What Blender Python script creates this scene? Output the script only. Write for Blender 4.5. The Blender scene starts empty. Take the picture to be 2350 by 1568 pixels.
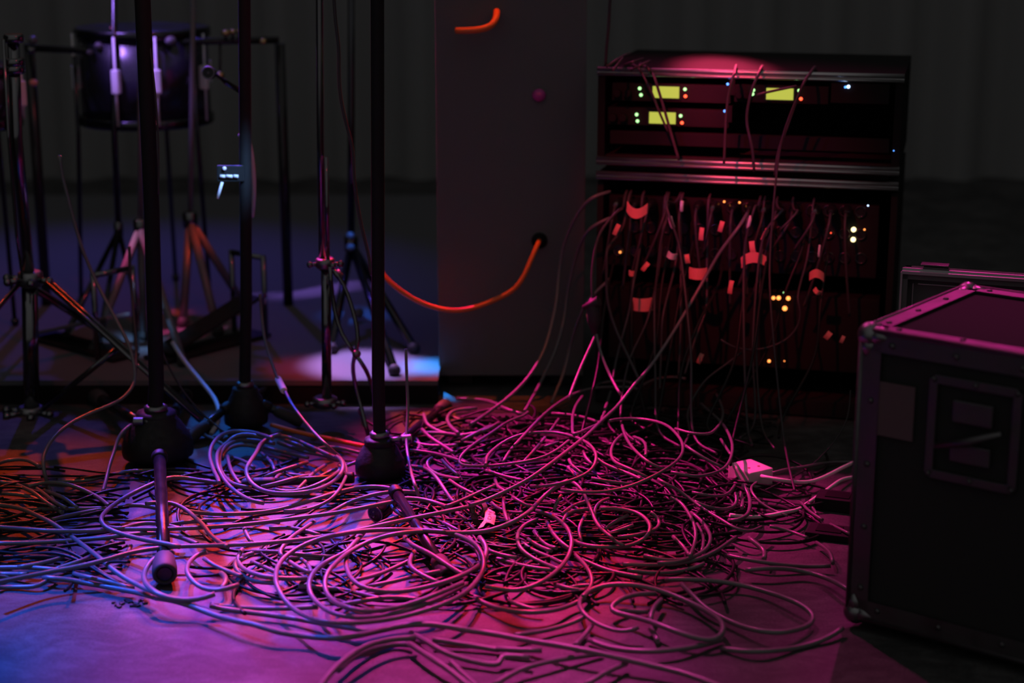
import bpy, math, random
from mathutils import Vector, Matrix
random.seed(7)
scene = bpy.context.scene
COL = scene.collection

# ---------------------------------------------------------------- camera
F = 4000.0                      # focal length in pixels of the 2350 x 1568 frame
PITCH = math.radians(14.5)
CAM = Vector((0.0, 0.0, 1.0))
cam_data = bpy.data.cameras.new('camera')
cam_data.sensor_width = 36.0
cam_data.lens = F * 36.0 / 2350.0
cam_data.clip_start = 0.05
cam_data.dof.use_dof = True
cam_data.dof.focus_distance = 2.82
cam_data.dof.aperture_fstop = 2.6
cam = bpy.data.objects.new('camera', cam_data)
cam.location = CAM
cam.rotation_euler = (math.radians(90) - PITCH, 0, 0)
COL.objects.link(cam)
scene.camera = cam
RT = Vector((1, 0, 0)); FW = Vector((0, math.cos(PITCH), -math.sin(PITCH))); UP = Vector((0, math.sin(PITCH), math.cos(PITCH)))

def ray(x, y):
    return FW + RT * ((x - 1175.0) / F) + UP * ((784.0 - y) / F)
def gp(x, y, h=0.0):            # the point of height h seen at x, y
    d = ray(x, y); return CAM + d * ((h - CAM.z) / d.z)
def vp(x, y, Y):                # the point at distance Y seen at x, y
    d = ray(x, y); return CAM + d * (Y / d.y)
def px(p):
    v = Vector(p) - CAM; z = v.dot(FW)
    return (1175 + F * v.dot(RT) / z, 784 - F * v.dot(UP) / z)

# ---------------------------------------------------------------- light: stage spots, added fill and accents
w = bpy.data.worlds.new('world'); scene.world = w; w.use_nodes = True
nt = w.node_tree; nt.nodes.clear()
out = nt.nodes.new('ShaderNodeOutputWorld'); bg = nt.nodes.new('ShaderNodeBackground')
tc = nt.nodes.new('ShaderNodeTexCoord'); sp = nt.nodes.new('ShaderNodeSeparateXYZ')
def mrange(a, b, c, d):
    m_ = nt.nodes.new('ShaderNodeMapRange'); m_.inputs['From Min'].default_value = a; m_.inputs['From Max'].default_value = b
    m_.inputs['To Min'].default_value = c; m_.inputs['To Max'].default_value = d; return m_
mr = mrange(0.15, 0.9, 0.0, 0.07)          # ambient fill from above, added to lift the blacks
mf = mrange(0.2, -0.9, 0.0, 0.10)          # and a front fill, added to lift upright dark faces
ad = nt.nodes.new('ShaderNodeMath'); ad.operation = 'ADD'
bg.inputs['Color'].default_value = (1.0, 0.985, 0.97, 1)
nt.links.new(tc.outputs['Generated'], sp.inputs[0]); nt.links.new(sp.outputs['Z'], mr.inputs['Value']); nt.links.new(sp.outputs['Y'], mf.inputs['Value'])
nt.links.new(mr.outputs[0], ad.inputs[0]); nt.links.new(mf.outputs[0], ad.inputs[1])
nt.links.new(ad.outputs[0], bg.inputs['Strength']); nt.links.new(bg.outputs[0], out.inputs[0])

def spot(name, loc, target, color, power, deg, blend=0.6, radius=0.03):
    d = bpy.data.lights.new(name, 'SPOT'); d.color = color; d.energy = power
    d.spot_size = math.radians(deg); d.spot_blend = blend; d.shadow_soft_size = radius
    o = bpy.data.objects.new(name, d); COL.objects.link(o); o.location = loc
    o.rotation_euler = (Vector(target) - Vector(loc)).to_track_quat('-Z', 'Y').to_euler()
    return o
MAG = (0.85, 0.10, 0.62); PNK = (1.0, 0.30, 0.75); BLU = (0.03, 0.16, 1.0); VIO = (0.32, 0.16, 1.0)
RED = (1.0, 0.03, 0.08); ORG = (1.0, 0.10, 0.01); ROSE = (1.0, 0.08, 0.35)
RO = (1.0, 0.035, 0.02)
spot('lamp_red_orange', (0.05, 4.85, 2.5), gp(700, 1215), RO, 1750, 12, 1.0, 0.018)
spot('lamp_blue', (-1.25, 4.75, 2.5), gp(620, 1225), (0.04, 0.07, 1.0), 1800, 12.5, 1.0, 0.018)
spot('lamp_rose', (-0.55, 4.95, 2.6), gp(560, 1255), (1.0, 0.22, 0.62), 520, 10, 1.0, 0.018)
spot('lamp_blue_left', (-2.2, 2.9, 2.4), gp(30, 1490), (0.03, 0.11, 1.0), 1300, 17, 1.0)
spot('lamp_red', (0.0, 4.7, 2.6), gp(1180, 1270), (1.0, 0.01, 0.03), 1150, 10, 1.0, 0.018)
spot('lamp_orange_left', (-1.5, 4.9, 2.2), gp(90, 1170), (1.0, 0.06, 0.005), 260, 14, 0.9)
spot('lamp_orange_back', (-0.7, 5.9, 2.6), gp(1050, 975), ORG, 700, 5.0, 0.9)
spot('lamp_magenta', (-1.3, 4.6, 2.6), gp(1310, 1090), (1.0, 0.015, 0.28), 1900, 15.5, 1.0, 0.018)
spot('lamp_magenta_front', (-0.7, 4.3, 3.4), gp(860, 1510), (0.9, 0.045, 0.45), 1600, 14.5, 1.0, 0.02)
spot('lamp_violet', (-0.5, 4.7, 2.7), gp(1000, 1160), (0.08, 0.04, 1.0), 500, 13, 1.0, 0.018)
spot('fill_plum_wash', (-0.6, 4.7, 3.1), gp(1850, 1360), (1.0, 0.06, 0.40), 180, 30, 1.0, 0.03)  # added weak fill for the right floor and the case edges
spot('lamp_front_pink', (-0.55, 1.2, 2.5), (0.42, 3.3, 0.42), (1.0, 0.03, 0.08), 270, 13, 1.0)
spot('accent_rail_top', (-0.55, 1.2, 2.5), (0.355, 3.31, 0.665), (1.0, 0.06, 0.16), 900, 3.6, 1.0)  # added narrow spot, only brightens the top rail
spot('accent_rail_middle', (-0.55, 1.2, 2.5), (0.37, 3.31, 0.505), (1.0, 0.04, 0.09), 480, 3.6, 1.0)  # added narrow spot, only brightens the middle rails
spot('accent_rail', (0.48, 5.9, 1.65), (0.40, 3.3, 0.64), (1.0, 0.05, 0.16), 2200, 4.5, 0.9)  # added from behind for the rail highlight
spot('accent_case', (1.2, 4.8, 2.6), (0.80, 2.48, 0.42), (1.0, 0.03, 0.40), 220, 15, 1.0)  # added and placed so the front case edge catches a highlight
spot('accent_blue_kit', (-1.6, 4.9, 2.0), vp(540, 400, 3.25), (0.04, 0.25, 1.0), 330, 5, 0.9)  # added blue spot for the bracket and pale cable
spot('accent_blue_front', (0.6, 1.4, 2.2), vp(523, 415, 3.20), (0.25, 0.5, 1.0), 900, 2.6, 0.9)  # added from the front to make the bracket brilliant
spot('lamp_blue_floor', (-1.3, 5.4, 2.6), gp(480, 1010), (0.0, 0.22, 1.0), 420, 5.0, 0.8)
spot('lamp_violet_kit', (-1.2, 5.9, 2.6), (-1.0, 4.1, 0.0), (0.17, 0.10, 1.0), 110, 40, 1.0)
spot('lamp_rose_kit', (0.2, 2.2, 2.4), (-0.95, 3.6, 0.3), (1.0, 0.04, 0.10), 26, 26, 1.0)
spot('accent_white_kit', (-0.9, 4.3, 2.6), gp(835, 838, 0.05), (0.55, 0.30, 1.0), 1500, 5.5, 0.5)  # added tight spot that makes the pale pool on the riser
spot('accent_kit_top', (-1.7, 3.15, 2.2), vp(345, 168, 3.95), (0.40, 0.20, 1.0), 420, 7, 0.9)  # added violet accent for the drum lugs
spot('accent_kit_pink', (-1.9, 3.15, 2.0), vp(300, 600, 3.72), (1.0, 0.08, 0.36), 460, 3.4, 0.9)  # added accent for the slanting leg
spot('accent_kit_white', (-1.9, 3.2, 1.9), vp(316, 572, 3.74), (0.8, 0.55, 1.0), 500, 1.6, 0.8)  # added tiny accent for the white part of that leg
spot('accent_kit_orange', (0.3, 3.1, 2.2), vp(465, 545, 3.87), (1.0, 0.06, 0.01), 360, 2.0, 0.9)  # added accent for the leg right of the thick pole
spot('accent_kit_blue', (-0.2, 3.1, 2.2), vp(815, 690, 3.9), (0.02, 0.18, 1.0), 260, 4.5, 0.9)  # added accent for the knob and wing nuts
spot('accent_kit_red', (0.5, 2.4, 2.3), vp(752, 760, 3.4), (1.0, 0.02, 0.03), 260, 5.0, 0.9)  # added accent for the slim cymbal stand
spot('accent_orange_cable', (-0.05, 3.60, 3.1), vp(1150, 665, 3.40), (1.0, 0.10, 0.01), 190, 6, 1.0, 0.01)  # added overhead spot, brightens the hanging cable and spares the cabinet
spot('accent_marker', (-0.9, 1.3, 2.4), (0.42, 3.27, 0.5), (0.25, 0.15, 1.0), 50, 9, 1.0)  # added violet accent for the pale marker sleeves
spot('accent_blue_patch', (-0.6, 4.3, 2.6), gp(985, 842, 0.05), (0.03, 0.3, 1.0), 2600, 2.6, 0.3)  # added tight spot that makes the blue patch at the riser edge
spot('accent_amber', (-0.9, 4.3, 2.9), gp(1115, 1200, 0.05), (1.0, 0.30, 0.06), 260, 3.0, 1.0, 0.02)  # added warm accent for the woven label
scene.view_settings.view_transform = 'Standard'; scene.view_settings.look = 'None'
scene.view_settings.gamma = 1.0; scene.view_settings.exposure = 0.0; scene.view_settings.use_curve_mapping = False
if hasattr(scene, 'cycles'):
    scene.cycles.use_denoising = True
    scene.cycles.sample_clamp_indirect = 2.0
    scene.cycles.sample_clamp_direct = 12.0
    scene.cycles.max_bounces = 6

# ---------------------------------------------------------------- materials
def mat(name, color, rough=0.5, metal=0.0, spec=0.5, noise=0.0, nscale=30, bump=0.0, coat=0.0, emit=None, estr=0.0, sheen=0.0):
    m = bpy.data.materials.new(name); m.use_nodes = True
    t = m.node_tree; b = t.nodes['Principled BSDF']
    b.inputs['Base Color'].default_value = (*color, 1); b.inputs['Roughness'].default_value = rough
    b.inputs['Metallic'].default_value = metal; b.inputs['Specular IOR Level'].default_value = spec
    b.inputs['Coat Weight'].default_value = coat; b.inputs['Sheen Weight'].default_value = sheen
    if emit:
        b.inputs['Emission Color'].default_value = (*emit, 1); b.inputs['Emission Strength'].default_value = estr
    g = t.nodes.new('ShaderNodeTexCoord'); n = t.nodes.new('ShaderNodeTexNoise')
    n.inputs['Scale'].default_value = nscale; n.inputs['Detail'].default_value = 5
    t.links.new(g.outputs['Object'], n.inputs['Vector'])
    if noise:
        r = t.nodes.new('ShaderNodeMapRange'); r.inputs['To Min'].default_value = max(0.02, rough - noise); r.inputs['To Max'].default_value = min(1, rough + noise)
        r.inputs['From Min'].default_value = 0.3; r.inputs['From Max'].default_value = 0.7
        t.links.new(n.outputs['Fac'], r.inputs['Value']); t.links.new(r.outputs[0], b.inputs['Roughness'])
    if bump:
        k = t.nodes.new('ShaderNodeBump'); k.inputs['Strength'].default_value = bump; k.inputs['Distance'].default_value = 0.002
        t.links.new(n.outputs['Fac'], k.inputs['Height']); t.links.new(k.outputs[0], b.inputs['Normal'])
    return m
M = {}
M['rubber'] = mat('black_rubber_cable', (0.135, 0.13, 0.135), 0.36, noise=0.05, nscale=60, spec=0.7)
M['rubber_shaded'] = mat('black_cable_shaded', (0.045, 0.043, 0.045), 0.5, noise=0.05, nscale=60, spec=0.45)  # darker copy of the cable black, shade put into the colour
M['rubber_dim'] = mat('black_cable_dimmed', (0.05, 0.048, 0.05), 0.5, noise=0.05, nscale=60, spec=0.35)  # cables before the rack, dimmed by colour instead of shade
M['fill'] = mat('black_cable_heap_shade', (0.014, 0.014, 0.014), 0.42, noise=0.08, nscale=40, spec=0.25)  # shade inside the heap put into a near-black colour
M['white_cable'] = mat('white_cable', (0.75, 0.74, 0.72), 0.45, noise=0.05)
M['blue_cable'] = mat('pale_cable', (0.45, 0.46, 0.5), 0.45, noise=0.05)
M['orange_lit'] = mat('orange_lit', (0.85, 0.16, 0.03), 0.5, noise=0.05)  # orange light put into the colour of cables and cabinet handle
M['chrome'] = mat('chrome', (0.18, 0.18, 0.19), 0.10, 1.0, noise=0.04, nscale=15)
M['satin'] = mat('satin_metal', (0.24, 0.24, 0.25), 0.34, 1.0, noise=0.06, nscale=15)
M['alu'] = mat('brushed_aluminium', (0.55, 0.55, 0.56), 0.42, 1.0, noise=0.08, nscale=8)
M['dim_chrome'] = mat('shaded_chrome', (0.07, 0.07, 0.08), 0.2, 1.0, noise=0.05, nscale=15)  # chrome copy darkened for kit parts lost in the dark
M['glint'] = mat('white_glint', (0.8, 0.8, 0.82), 0.35, noise=0.05)  # white colour stands in for the bright highlight on metal
M['alu_worn'] = mat('worn_aluminium', (0.13, 0.125, 0.13), 0.5, 1.0, noise=0.12, nscale=25, bump=0.15)
M['black_paint'] = mat('black_powder_coat', (0.016, 0.016, 0.016), 0.7, spec=0.15, noise=0.08, nscale=80, bump=0.1)
M['black_gloss'] = mat('black_gloss_tube', (0.012, 0.012, 0.013), 0.22, spec=0.5, noise=0.05, nscale=40)
M['cast'] = mat('black_cast_hub', (0.014, 0.013, 0.014), 0.55, spec=0.3, noise=0.15, nscale=120, bump=0.5)
M['black_rub'] = mat('black_rubber', (0.035, 0.034, 0.035), 0.65, spec=0.4, noise=0.05, bump=0.1)
M['laminate'] = mat('black_laminate', (0.11, 0.11, 0.11), 0.75, spec=0.3, noise=0.1, nscale=60, bump=0.08)
M['matte'] = mat('matt_black_board', (0.022, 0.022, 0.022), 1.0, spec=0.03, noise=0)
M['magenta_lit'] = mat('magenta_lit_knob', (0.55, 0.05, 0.30), 0.5, noise=0.05)  # magenta light on the knob put into its colour
M['case_board'] = mat('black_case_board', (0.035, 0.035, 0.035), 0.9, spec=0.04, bump=0.08, nscale=60)
M['carpet'] = mat('black_cabinet_cloth', (0.13, 0.13, 0.13), 0.95, spec=0.08, bump=0.5, nscale=300)
M['rail'] = mat('polished_rail', (0.6, 0.6, 0.61), 0.32, 1.0, noise=0.05, nscale=15)
M['panel'] = mat('black_equipment_panel', (0.013, 0.013, 0.013), 0.75, spec=0.06, noise=0.05)
M['red_velcro'] = mat('red_hook_strap', (0.9, 0.30, 0.26), 0.85, spec=0.15, bump=0.3, nscale=400, sheen=0.3)
M['white_tape'] = mat('white_marking_tape', (0.75, 0.74, 0.78), 0.6, spec=0.3, bump=0.1)
M['tan_label'] = mat('cream_woven_label', (0.82, 0.70, 0.52), 0.8, spec=0.2, bump=0.35, nscale=500)
M['black_velcro'] = mat('black_hook_strap', (0.05, 0.028, 0.022), 0.95, spec=0.1, bump=1.0, nscale=700, sheen=0.6)
M['ink'] = mat('dark_print', (0.28, 0.10, 0.06), 0.8)
M['strip'] = mat('white_plastic_block', (0.72, 0.70, 0.68), 0.4, noise=0.05)
M['drum'] = mat('dark_drum_wrap', (0.02, 0.02, 0.03), 0.25, coat=0.4, noise=0.05)
M['drum_head'] = mat('white_drum_head', (0.08, 0.08, 0.08), 0.55)
M['lug'] = mat('pale_satin_lug', (0.12, 0.115, 0.125), 0.4, noise=0.05)
M['brass'] = mat('brass_cymbal', (0.6, 0.42, 0.18), 0.35, 1.0, noise=0.1)
M['lcd'] = mat('backlit_display', (0.02, 0.02, 0.01), 0.4, emit=(0.50, 0.53, 0.07), estr=1.0)
M['led_green'] = mat('green_led', (0.1, 0.3, 0.1), 0.4, emit=(0.38, 0.85, 0.32), estr=2.2)
M['led_red'] = mat('red_led', (0.3, 0.05, 0.03), 0.4, emit=(1.0, 0.08, 0.03), estr=3.5)
M['led_blue'] = mat('blue_led', (0.05, 0.1, 0.3), 0.4, emit=(0.08, 0.3, 1.0), estr=3.0)
M['led_white'] = mat('cool_white_led', (0.3, 0.3, 0.3), 0.4, emit=(0.45, 0.65, 1.0), estr=4.0)
M['led_warm'] = mat('warm_led', (0.3, 0.25, 0.15), 0.4, emit=(1.0, 0.8, 0.38), estr=3.0)
M['led_amber'] = mat('amber_led', (0.3, 0.15, 0.05), 0.4, emit=(1.0, 0.28, 0.06), estr=3.0)

# ---------------------------------------------------------------- mesh helpers
def frames(P):
    T = []
    for i in range(len(P)):
        a = P[max(0, i-1)]; b = P[min(len(P)-1, i+1)]
        t = (b - a); T.append(t.normalized() if t.length > 1e-9 else Vector((0, 0, 1)))
    n = T[0].cross(Vector((0.13, 0.07, 1))); 
    if n.length < 1e-4: n = T[0].cross(Vector((1, 0, 0)))
    n.normalize(); out = []
    for i, t in enumerate(T):
        n = n - t * n.dot(t); n.normalize(); out.append((t, n, t.cross(n)))
    return out
class MB:
    def __init__(s): s.v = []; s.f = []; s.sm = []
    def add(s, V, Fc, smooth=True):
        k = len(s.v); s.v += [tuple(v) for v in V]; s.f += [tuple(i + k for i in f) for f in Fc]; s.sm += [smooth] * len(Fc); return s
    def tube(s, pts, r, seg=10, cap=True):
        P = [Vector(p) for p in pts]; R = r if isinstance(r, (list, tuple)) else [r] * len(P)
        V = []; Fc = []
        for (t, n, b), p, rr in zip(frames(P), P, R):
            for k in range(seg):
                a = 2 * math.pi * k / seg; V.append(p + (n * math.cos(a) + b * math.sin(a)) * rr)
        for i in range(len(P) - 1):
            for k in range(seg):
                k2 = (k + 1) % seg; Fc.append((i*seg+k, i*seg+k2, (i+1)*seg+k2, (i+1)*seg+k))
        s.add(V, Fc)
        if cap:
            k0 = len(s.v) - len(V)
            s.f.append(tuple(k0 + k for k in range(seg))[::-1]); s.f.append(tuple(k0 + (len(P)-1)*seg + k for k in range(seg))); s.sm += [False, False]
        return s
    def box(s, c, size, rot=None, bev=0.0):
        c = Vector(c); hx, hy, hz = [q / 2 for q in size]; R = rot if rot is not None else Matrix.Identity(3)
        if bev <= 0:
            V = [R @ Vector((sx*hx, sy*hy, sz*hz)) + c for sx in (-1, 1) for sy in (-1, 1) for sz in (-1, 1)]
            s.add(V, [(0,1,3,2),(4,6,7,5),(0,4,5,1),(2,3,7,6),(0,2,6,4),(1,5,7,3)], False); return s
        import bmesh
        bm = bmesh.new(); bmesh.ops.create_cube(bm, size=1.0)
        for v in bm.verts: v.co = Vector((v.co.x*size[0], v.co.y*size[1], v.co.z*size[2]))
        bmesh.ops.bevel(bm, geom=list(bm.edges), offset=bev, segments=2, affect='EDGES', profile=0.6)
        bm.verts.index_update()
        s.add([R @ v.co + c for v in bm.verts], [tuple(v.index for v in f.verts) for f in bm.faces], False); bm.free(); return s
    def lathe(s, prof, c=(0,0,0), axis=(0,0,1), seg=24):      # prof: (radius, height along the axis)
        ax = Vector(axis).normalized(); q = ax.to_track_quat('Z', 'Y').to_matrix(); c = Vector(c)
        V = []; Fc = []
        for r, h in prof:
            for k in range(seg):
                a = 2*math.pi*k/seg; V.append(q @ Vector((r*math.cos(a), r*math.sin(a), h)) + c)
        for i in range(len(prof)-1):
            for k in range(seg):
                k2 = (k+1) % seg; Fc.append((i*seg+k, i*seg+k2, (i+1)*seg+k2, (i+1)*seg+k))
        n0 = len(s.v); s.add(V, Fc)
        if prof[0][0] > 1e-5: s.f.append(tuple(n0+k for k in range(seg))[::-1]); s.sm.append(False)
        if prof[-1][0] > 1e-5: s.f.append(tuple(n0+(len(prof)-1)*seg+k for k in range(seg))); s.sm.append(False)
        return s
    def ball(s, c, r, seg=12, sq=(1,1,1)):
        n = max(4, seg // 2); V = []; Fc = []
        for i in range(n+1):
            th = math.pi * (i + 0.001) / (n + 0.002)
            for k in range(seg):
                a = 2*math.pi*k/seg; V.append(Vector((r*sq[0]*math.sin(th)*math.cos(a), r*sq[1]*math.sin(th)*math.sin(a), r*sq[2]*math.cos(th))) + Vector(c))
        for i in range(n):
            for k in range(seg):
                k2 = (k+1) % seg; Fc.append((i*seg+k, (i+1)*seg+k, (i+1)*seg+k2, i*seg+k2))
        s.add(V, Fc); return s
    def ribbon(s, pts, nrm, width, thick=0.0012):   # a strap: path, width direction per point
        P = [Vector(p) for p in pts]; V = []; Fc = []
        for (t, n, b), p, wd in zip(frames(P), P, nrm):
            wd = Vector(wd).normalized(); up = t.cross(wd).normalized()
            for a, c in ((-1,-1),(1,-1),(1,1),(-1,1)): V.append(p + wd*(a*width/2) + up*(c*thick/2))
        for i in range(len(P)-1):
            for k in range(4):
                k2 = (k+1) % 4; Fc.append((i*4+k, i*4+k2, (i+1)*4+k2, (i+1)*4+k))
        n0 = len(s.v); s.add(V, Fc, False); s.f += [(n0+3,n0+2,n0+1,n0), tuple(n0+(len(P)-1)*4+k for k in range(4))]; s.sm += [False, False]; return s
    def build(s, name, m, parent=None, origin=None):
        if origin is None and parent is None:
            n = len(s.v); lo = min(v[2] for v in s.v)
            origin = (sum(v[0] for v in s.v)/n, sum(v[1] for v in s.v)/n, lo)
        o_ = Vector(origin) if origin is not None else Vector((0,0,0))
        me = bpy.data.meshes.new(name); me.from_pydata([tuple(Vector(v) - o_) for v in s.v], [], s.f)
        me.polygons.foreach_set('use_smooth', s.sm); me.materials.append(M[m] if isinstance(m, str) else m)
        me.validate(); me.update()
        o = bpy.data.objects.new(name, me); COL.objects.link(o)
        if parent is not None:
            o.parent = parent; o.matrix_parent_inverse = parent.matrix_basis.inverted()
            if origin is not None: o.location = o_
        else: o.location = o_
        return o
def tag(o, label=None, cat=None, group=None, kind=None):
    if label: o['label'] = label
    if cat: o['category'] = cat
    if group: o['group'] = group
    if kind: o['kind'] = kind
    return o
def thing(name, label, cat, loc=(0,0,0), group=None, kind=None):
    o = bpy.data.objects.new(name, None); COL.objects.link(o); o.location = loc; o.empty_display_size = 0.05
    return tag(o, label, cat, group, kind)
def spline(P, step=0.012):
    P = [Vector(p) for p in P]
    if len(P) < 3: 
        n = max(2, int((P[-1]-P[0]).length / step)); return [P[0].lerp(P[-1], i/n) for i in range(n+1)]
    Q = [P[0]*2 - P[1]] + P + [P[-1]*2 - P[-2]]; out = []
    for i in range(1, len(Q)-2):
        p0, p1, p2, p3 = Q[i-1:i+3]
        d0 = max((p1-p0).length, 1e-5)**0.5; d1 = max((p2-p1).length, 1e-5)**0.5; d2 = max((p3-p2).length, 1e-5)**0.5
        m1 = (p1-p0)/d0*1.0; m1 = ((p1-p0)/d0 - (p2-p0)/(d0+d1) + (p2-p1)/d1)*d1
        m2 = ((p2-p1)/d1 - (p3-p1)/(d1+d2) + (p3-p2)/d2)*d1
        n = max(2, int((p2-p1).length/step))
        for k in range(n):
            t = k/n; t2 = t*t; t3 = t2*t
            out.append(p1*(2*t3-3*t2+1) + m1*(t3-2*t2+t) + p2*(-2*t3+3*t2) + m2*(t3-t2))
    out.append(P[-1])
    for _ in range(2): out = [out[0]] + [(out[i-1] + out[i]*2 + out[i+1])/4 for i in range(1, len(out)-1)] + [out[-1]]
    return out
# ---------------------------------------------------------------- setting
def floor_material():
    m = bpy.data.materials.new('worn_painted_stage_floor'); m.use_nodes = True; t = m.node_tree; N = t.nodes; L = t.links; b = N['Principled BSDF']
    g = N.new('ShaderNodeTexCoord')
    n1 = N.new('ShaderNodeTexNoise'); n1.inputs['Scale'].default_value = 7; n1.inputs['Detail'].default_value = 8; n1.inputs['Roughness'].default_value = 0.65
    n2 = N.new('ShaderNodeTexNoise'); n2.inputs['Scale'].default_value = 260; n2.inputs['Detail'].default_value = 3
    mp = N.new('ShaderNodeMapping'); mp.inputs['Scale'].default_value = (5, 9, 1); mp.inputs['Rotation'].default_value = (0, 0, 0.6)
    n3 = N.new('ShaderNodeTexNoise'); n3.inputs['Scale'].default_value = 2.2; n3.inputs['Detail'].default_value = 7; n3.inputs['Distortion'].default_value = 2.5
    L.new(g.outputs['Object'], n1.inputs['Vector']); L.new(g.outputs['Object'], n2.inputs['Vector']); L.new(g.outputs['Object'], mp.inputs[0]); L.new(mp.outputs[0], n3.inputs['Vector'])
    r = N.new('ShaderNodeValToRGB'); r.color_ramp.elements[0].position = 0.33; r.color_ramp.elements[0].color = (0.034, 0.034, 0.035, 1)
    r.color_ramp.elements[1].position = 0.72; r.color_ramp.elements[1].color = (0.085, 0.083, 0.082, 1)
    L.new(n1.outputs['Fac'], r.inputs[0])
    r3 = N.new('ShaderNodeMapRange'); r3.inputs['From Min'].default_value = 0.42; r3.inputs['From Max'].default_value = 0.75; r3.inputs['To Min'].default_value = 0.85; r3.inputs['To Max'].default_value = 1.5
    L.new(n3.outputs['Fac'], r3.inputs['Value'])
    r2 = N.new('ShaderNodeMapRange'); r2.inputs['From Min'].default_value = 0.35; r2.inputs['From Max'].default_value = 0.65; r2.inputs['To Min'].default_value = 0.8; r2.inputs['To Max'].default_value = 1.25
    L.new(n2.outputs['Fac'], r2.inputs['Value'])
    mu = N.new('ShaderNodeMath'); mu.operation = 'MULTIPLY'; L.new(r3.outputs[0], mu.inputs[0]); L.new(r2.outputs[0], mu.inputs[1])
    vm = N.new('ShaderNodeVectorMath'); vm.operation = 'SCALE'; L.new(r.outputs[0], vm.inputs[0]); L.new(mu.outputs[0], vm.inputs['Scale'])
    L.new(vm.outputs[0], b.inputs['Base Color'])
    b.inputs['Roughness'].default_value = 0.62; b.inputs['Specular IOR Level'].default_value = 0.3
    bp = N.new('ShaderNodeBump'); bp.inputs['Strength'].default_value = 0.35; bp.inputs['Distance'].default_value = 0.001
    L.new(n2.outputs['Fac'], bp.inputs['Height']); L.new(bp.outputs[0], b.inputs['Normal'])
    return m
M['floor'] = floor_material()
M['curtain'] = mat('black_stage_curtain', (0.24, 0.24, 0.24), 0.95, spec=0.1, bump=0.2, nscale=200)
M['riser_top'] = mat('dark_riser_carpet', (0.12, 0.12, 0.13), 0.9, spec=0.1, bump=0.4, nscale=300)
fl = MB().box((0, 2.5, -0.05), (8.0, 9.0, 0.1)).build('floor', 'floor'); tag(fl, kind='structure')
def drape(name, a, b, h):
    a = Vector(a); b = Vector(b); n = 160; d = (b-a); nn = Vector((-d.y, d.x, 0)).normalized(); V = []; Fc = []
    for j, off in enumerate((0, 0.02)):
        for i in range(n+1):
            t = i/n; p = a + d*t + nn*(0.05*math.sin(t*d.length*26) + 0.015*math.sin(t*61) + off)
            V += [p, p + Vector((0,0,h))]
    for j in (0, 1):
        k = j*2*(n+1)
        for i in range(n): Fc.append((k+2*i, k+2*i+2, k+2*i+3, k+2*i+1))
    o = MB().add(V, Fc).build(name, 'curtain'); tag(o, kind='structure'); return o
drape('wall_back', (-3.9, 6.2, 0), (3.9, 6.2, 0), 3.0)
drape('wall_left', (-3.9, 0.5, 0), (-3.9, 6.1, 0), 3.0)
drape('wall_right', (3.9, 6.1, 0), (3.9, 0.5, 0), 3.0)

# low riser carrying the drum kit
RY = 3.36
t = thing('drum_riser', 'low black carpeted riser under the drum hardware', 'riser', (-2.0, RY, 0))
xr = gp(1003, 885, 0.05).x
MB().box(((xr-3.8)/2, RY+1.1, 0.045), (3.8+xr, 2.2, 0.01)).build('top', 'riser_top', t)
MB().box(((xr-3.8)/2, RY+1.1, 0.02), (3.8+xr, 2.196, 0.04)).build('skirt', 'panel', t)

# chips of broken floor paint
mb = MB()
for i in range(26):
    x = 262 + i*3 + random.uniform(-3, 3); y = 1387 + 6*math.sin(i*0.5) + random.uniform(-3, 3)
    p = gp(x, y); s = random.uniform(0.002, 0.005)
    mb.box((p.x, p.y, 0.0015), (s*1.5, s, 0.003), Matrix.Rotation(random.uniform(0, 3), 3, 'Z'))
tag(mb.build('paint_flake', 'black_rub'), 'crumbled dark flakes in a crack of the floor, front left', 'debris', kind='stuff')

# ---------------------------------------------------------------- big loudspeaker cabinet in the middle
CY = 3.47
a = vp(1008, 900, CY); b = vp(1338, 900, CY)
t = thing('loudspeaker_cabinet', 'large black cabinet behind the orange-lit hanging cable, left of the rack', 'loudspeaker', ((a.x+b.x)/2, CY, 0))
W = b.x - a.x
MB().box(((a.x+b.x)/2, CY+0.22, 0.44), (W, 0.44, 0.82), bev=0.001).build('body', 'carpet', t)
for sx in (-1, 1):
    for dy in (0.1, 0.34): MB().box(((a.x+b.x)/2+sx*W*0.36, CY+dy, 0.015), (0.05, 0.1, 0.03)).build('foot', 'black_rub', t)
hp = [vp(1047, 70, CY-0.03), vp(1075, 70, CY-0.04), vp(1108, 66, CY-0.045), vp(1130, 56, CY-0.04), vp(1138, 42, CY-0.03), vp(1140, 26, CY-0.005)]
MB().tube(spline(hp, 0.004), 0.0065).build('handle', M['orange_lit'], t)  # handle coloured orange in place of orange light
c = vp(1237, 218, CY)
MB().ball((c.x, c.y-0.004, c.z), 0.0135, 16, (1, 0.8, 0.95)).build('knob', 'magenta_lit', t)
c = vp(1238, 552, CY)
MB().lathe([(0.016, 0), (0.016, 0.004), (0.009, 0.005), (0.009, 0.012)], (c.x, c.y, c.z), (0, -1, 0)).build('jack_plate', 'panel', t)

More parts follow.
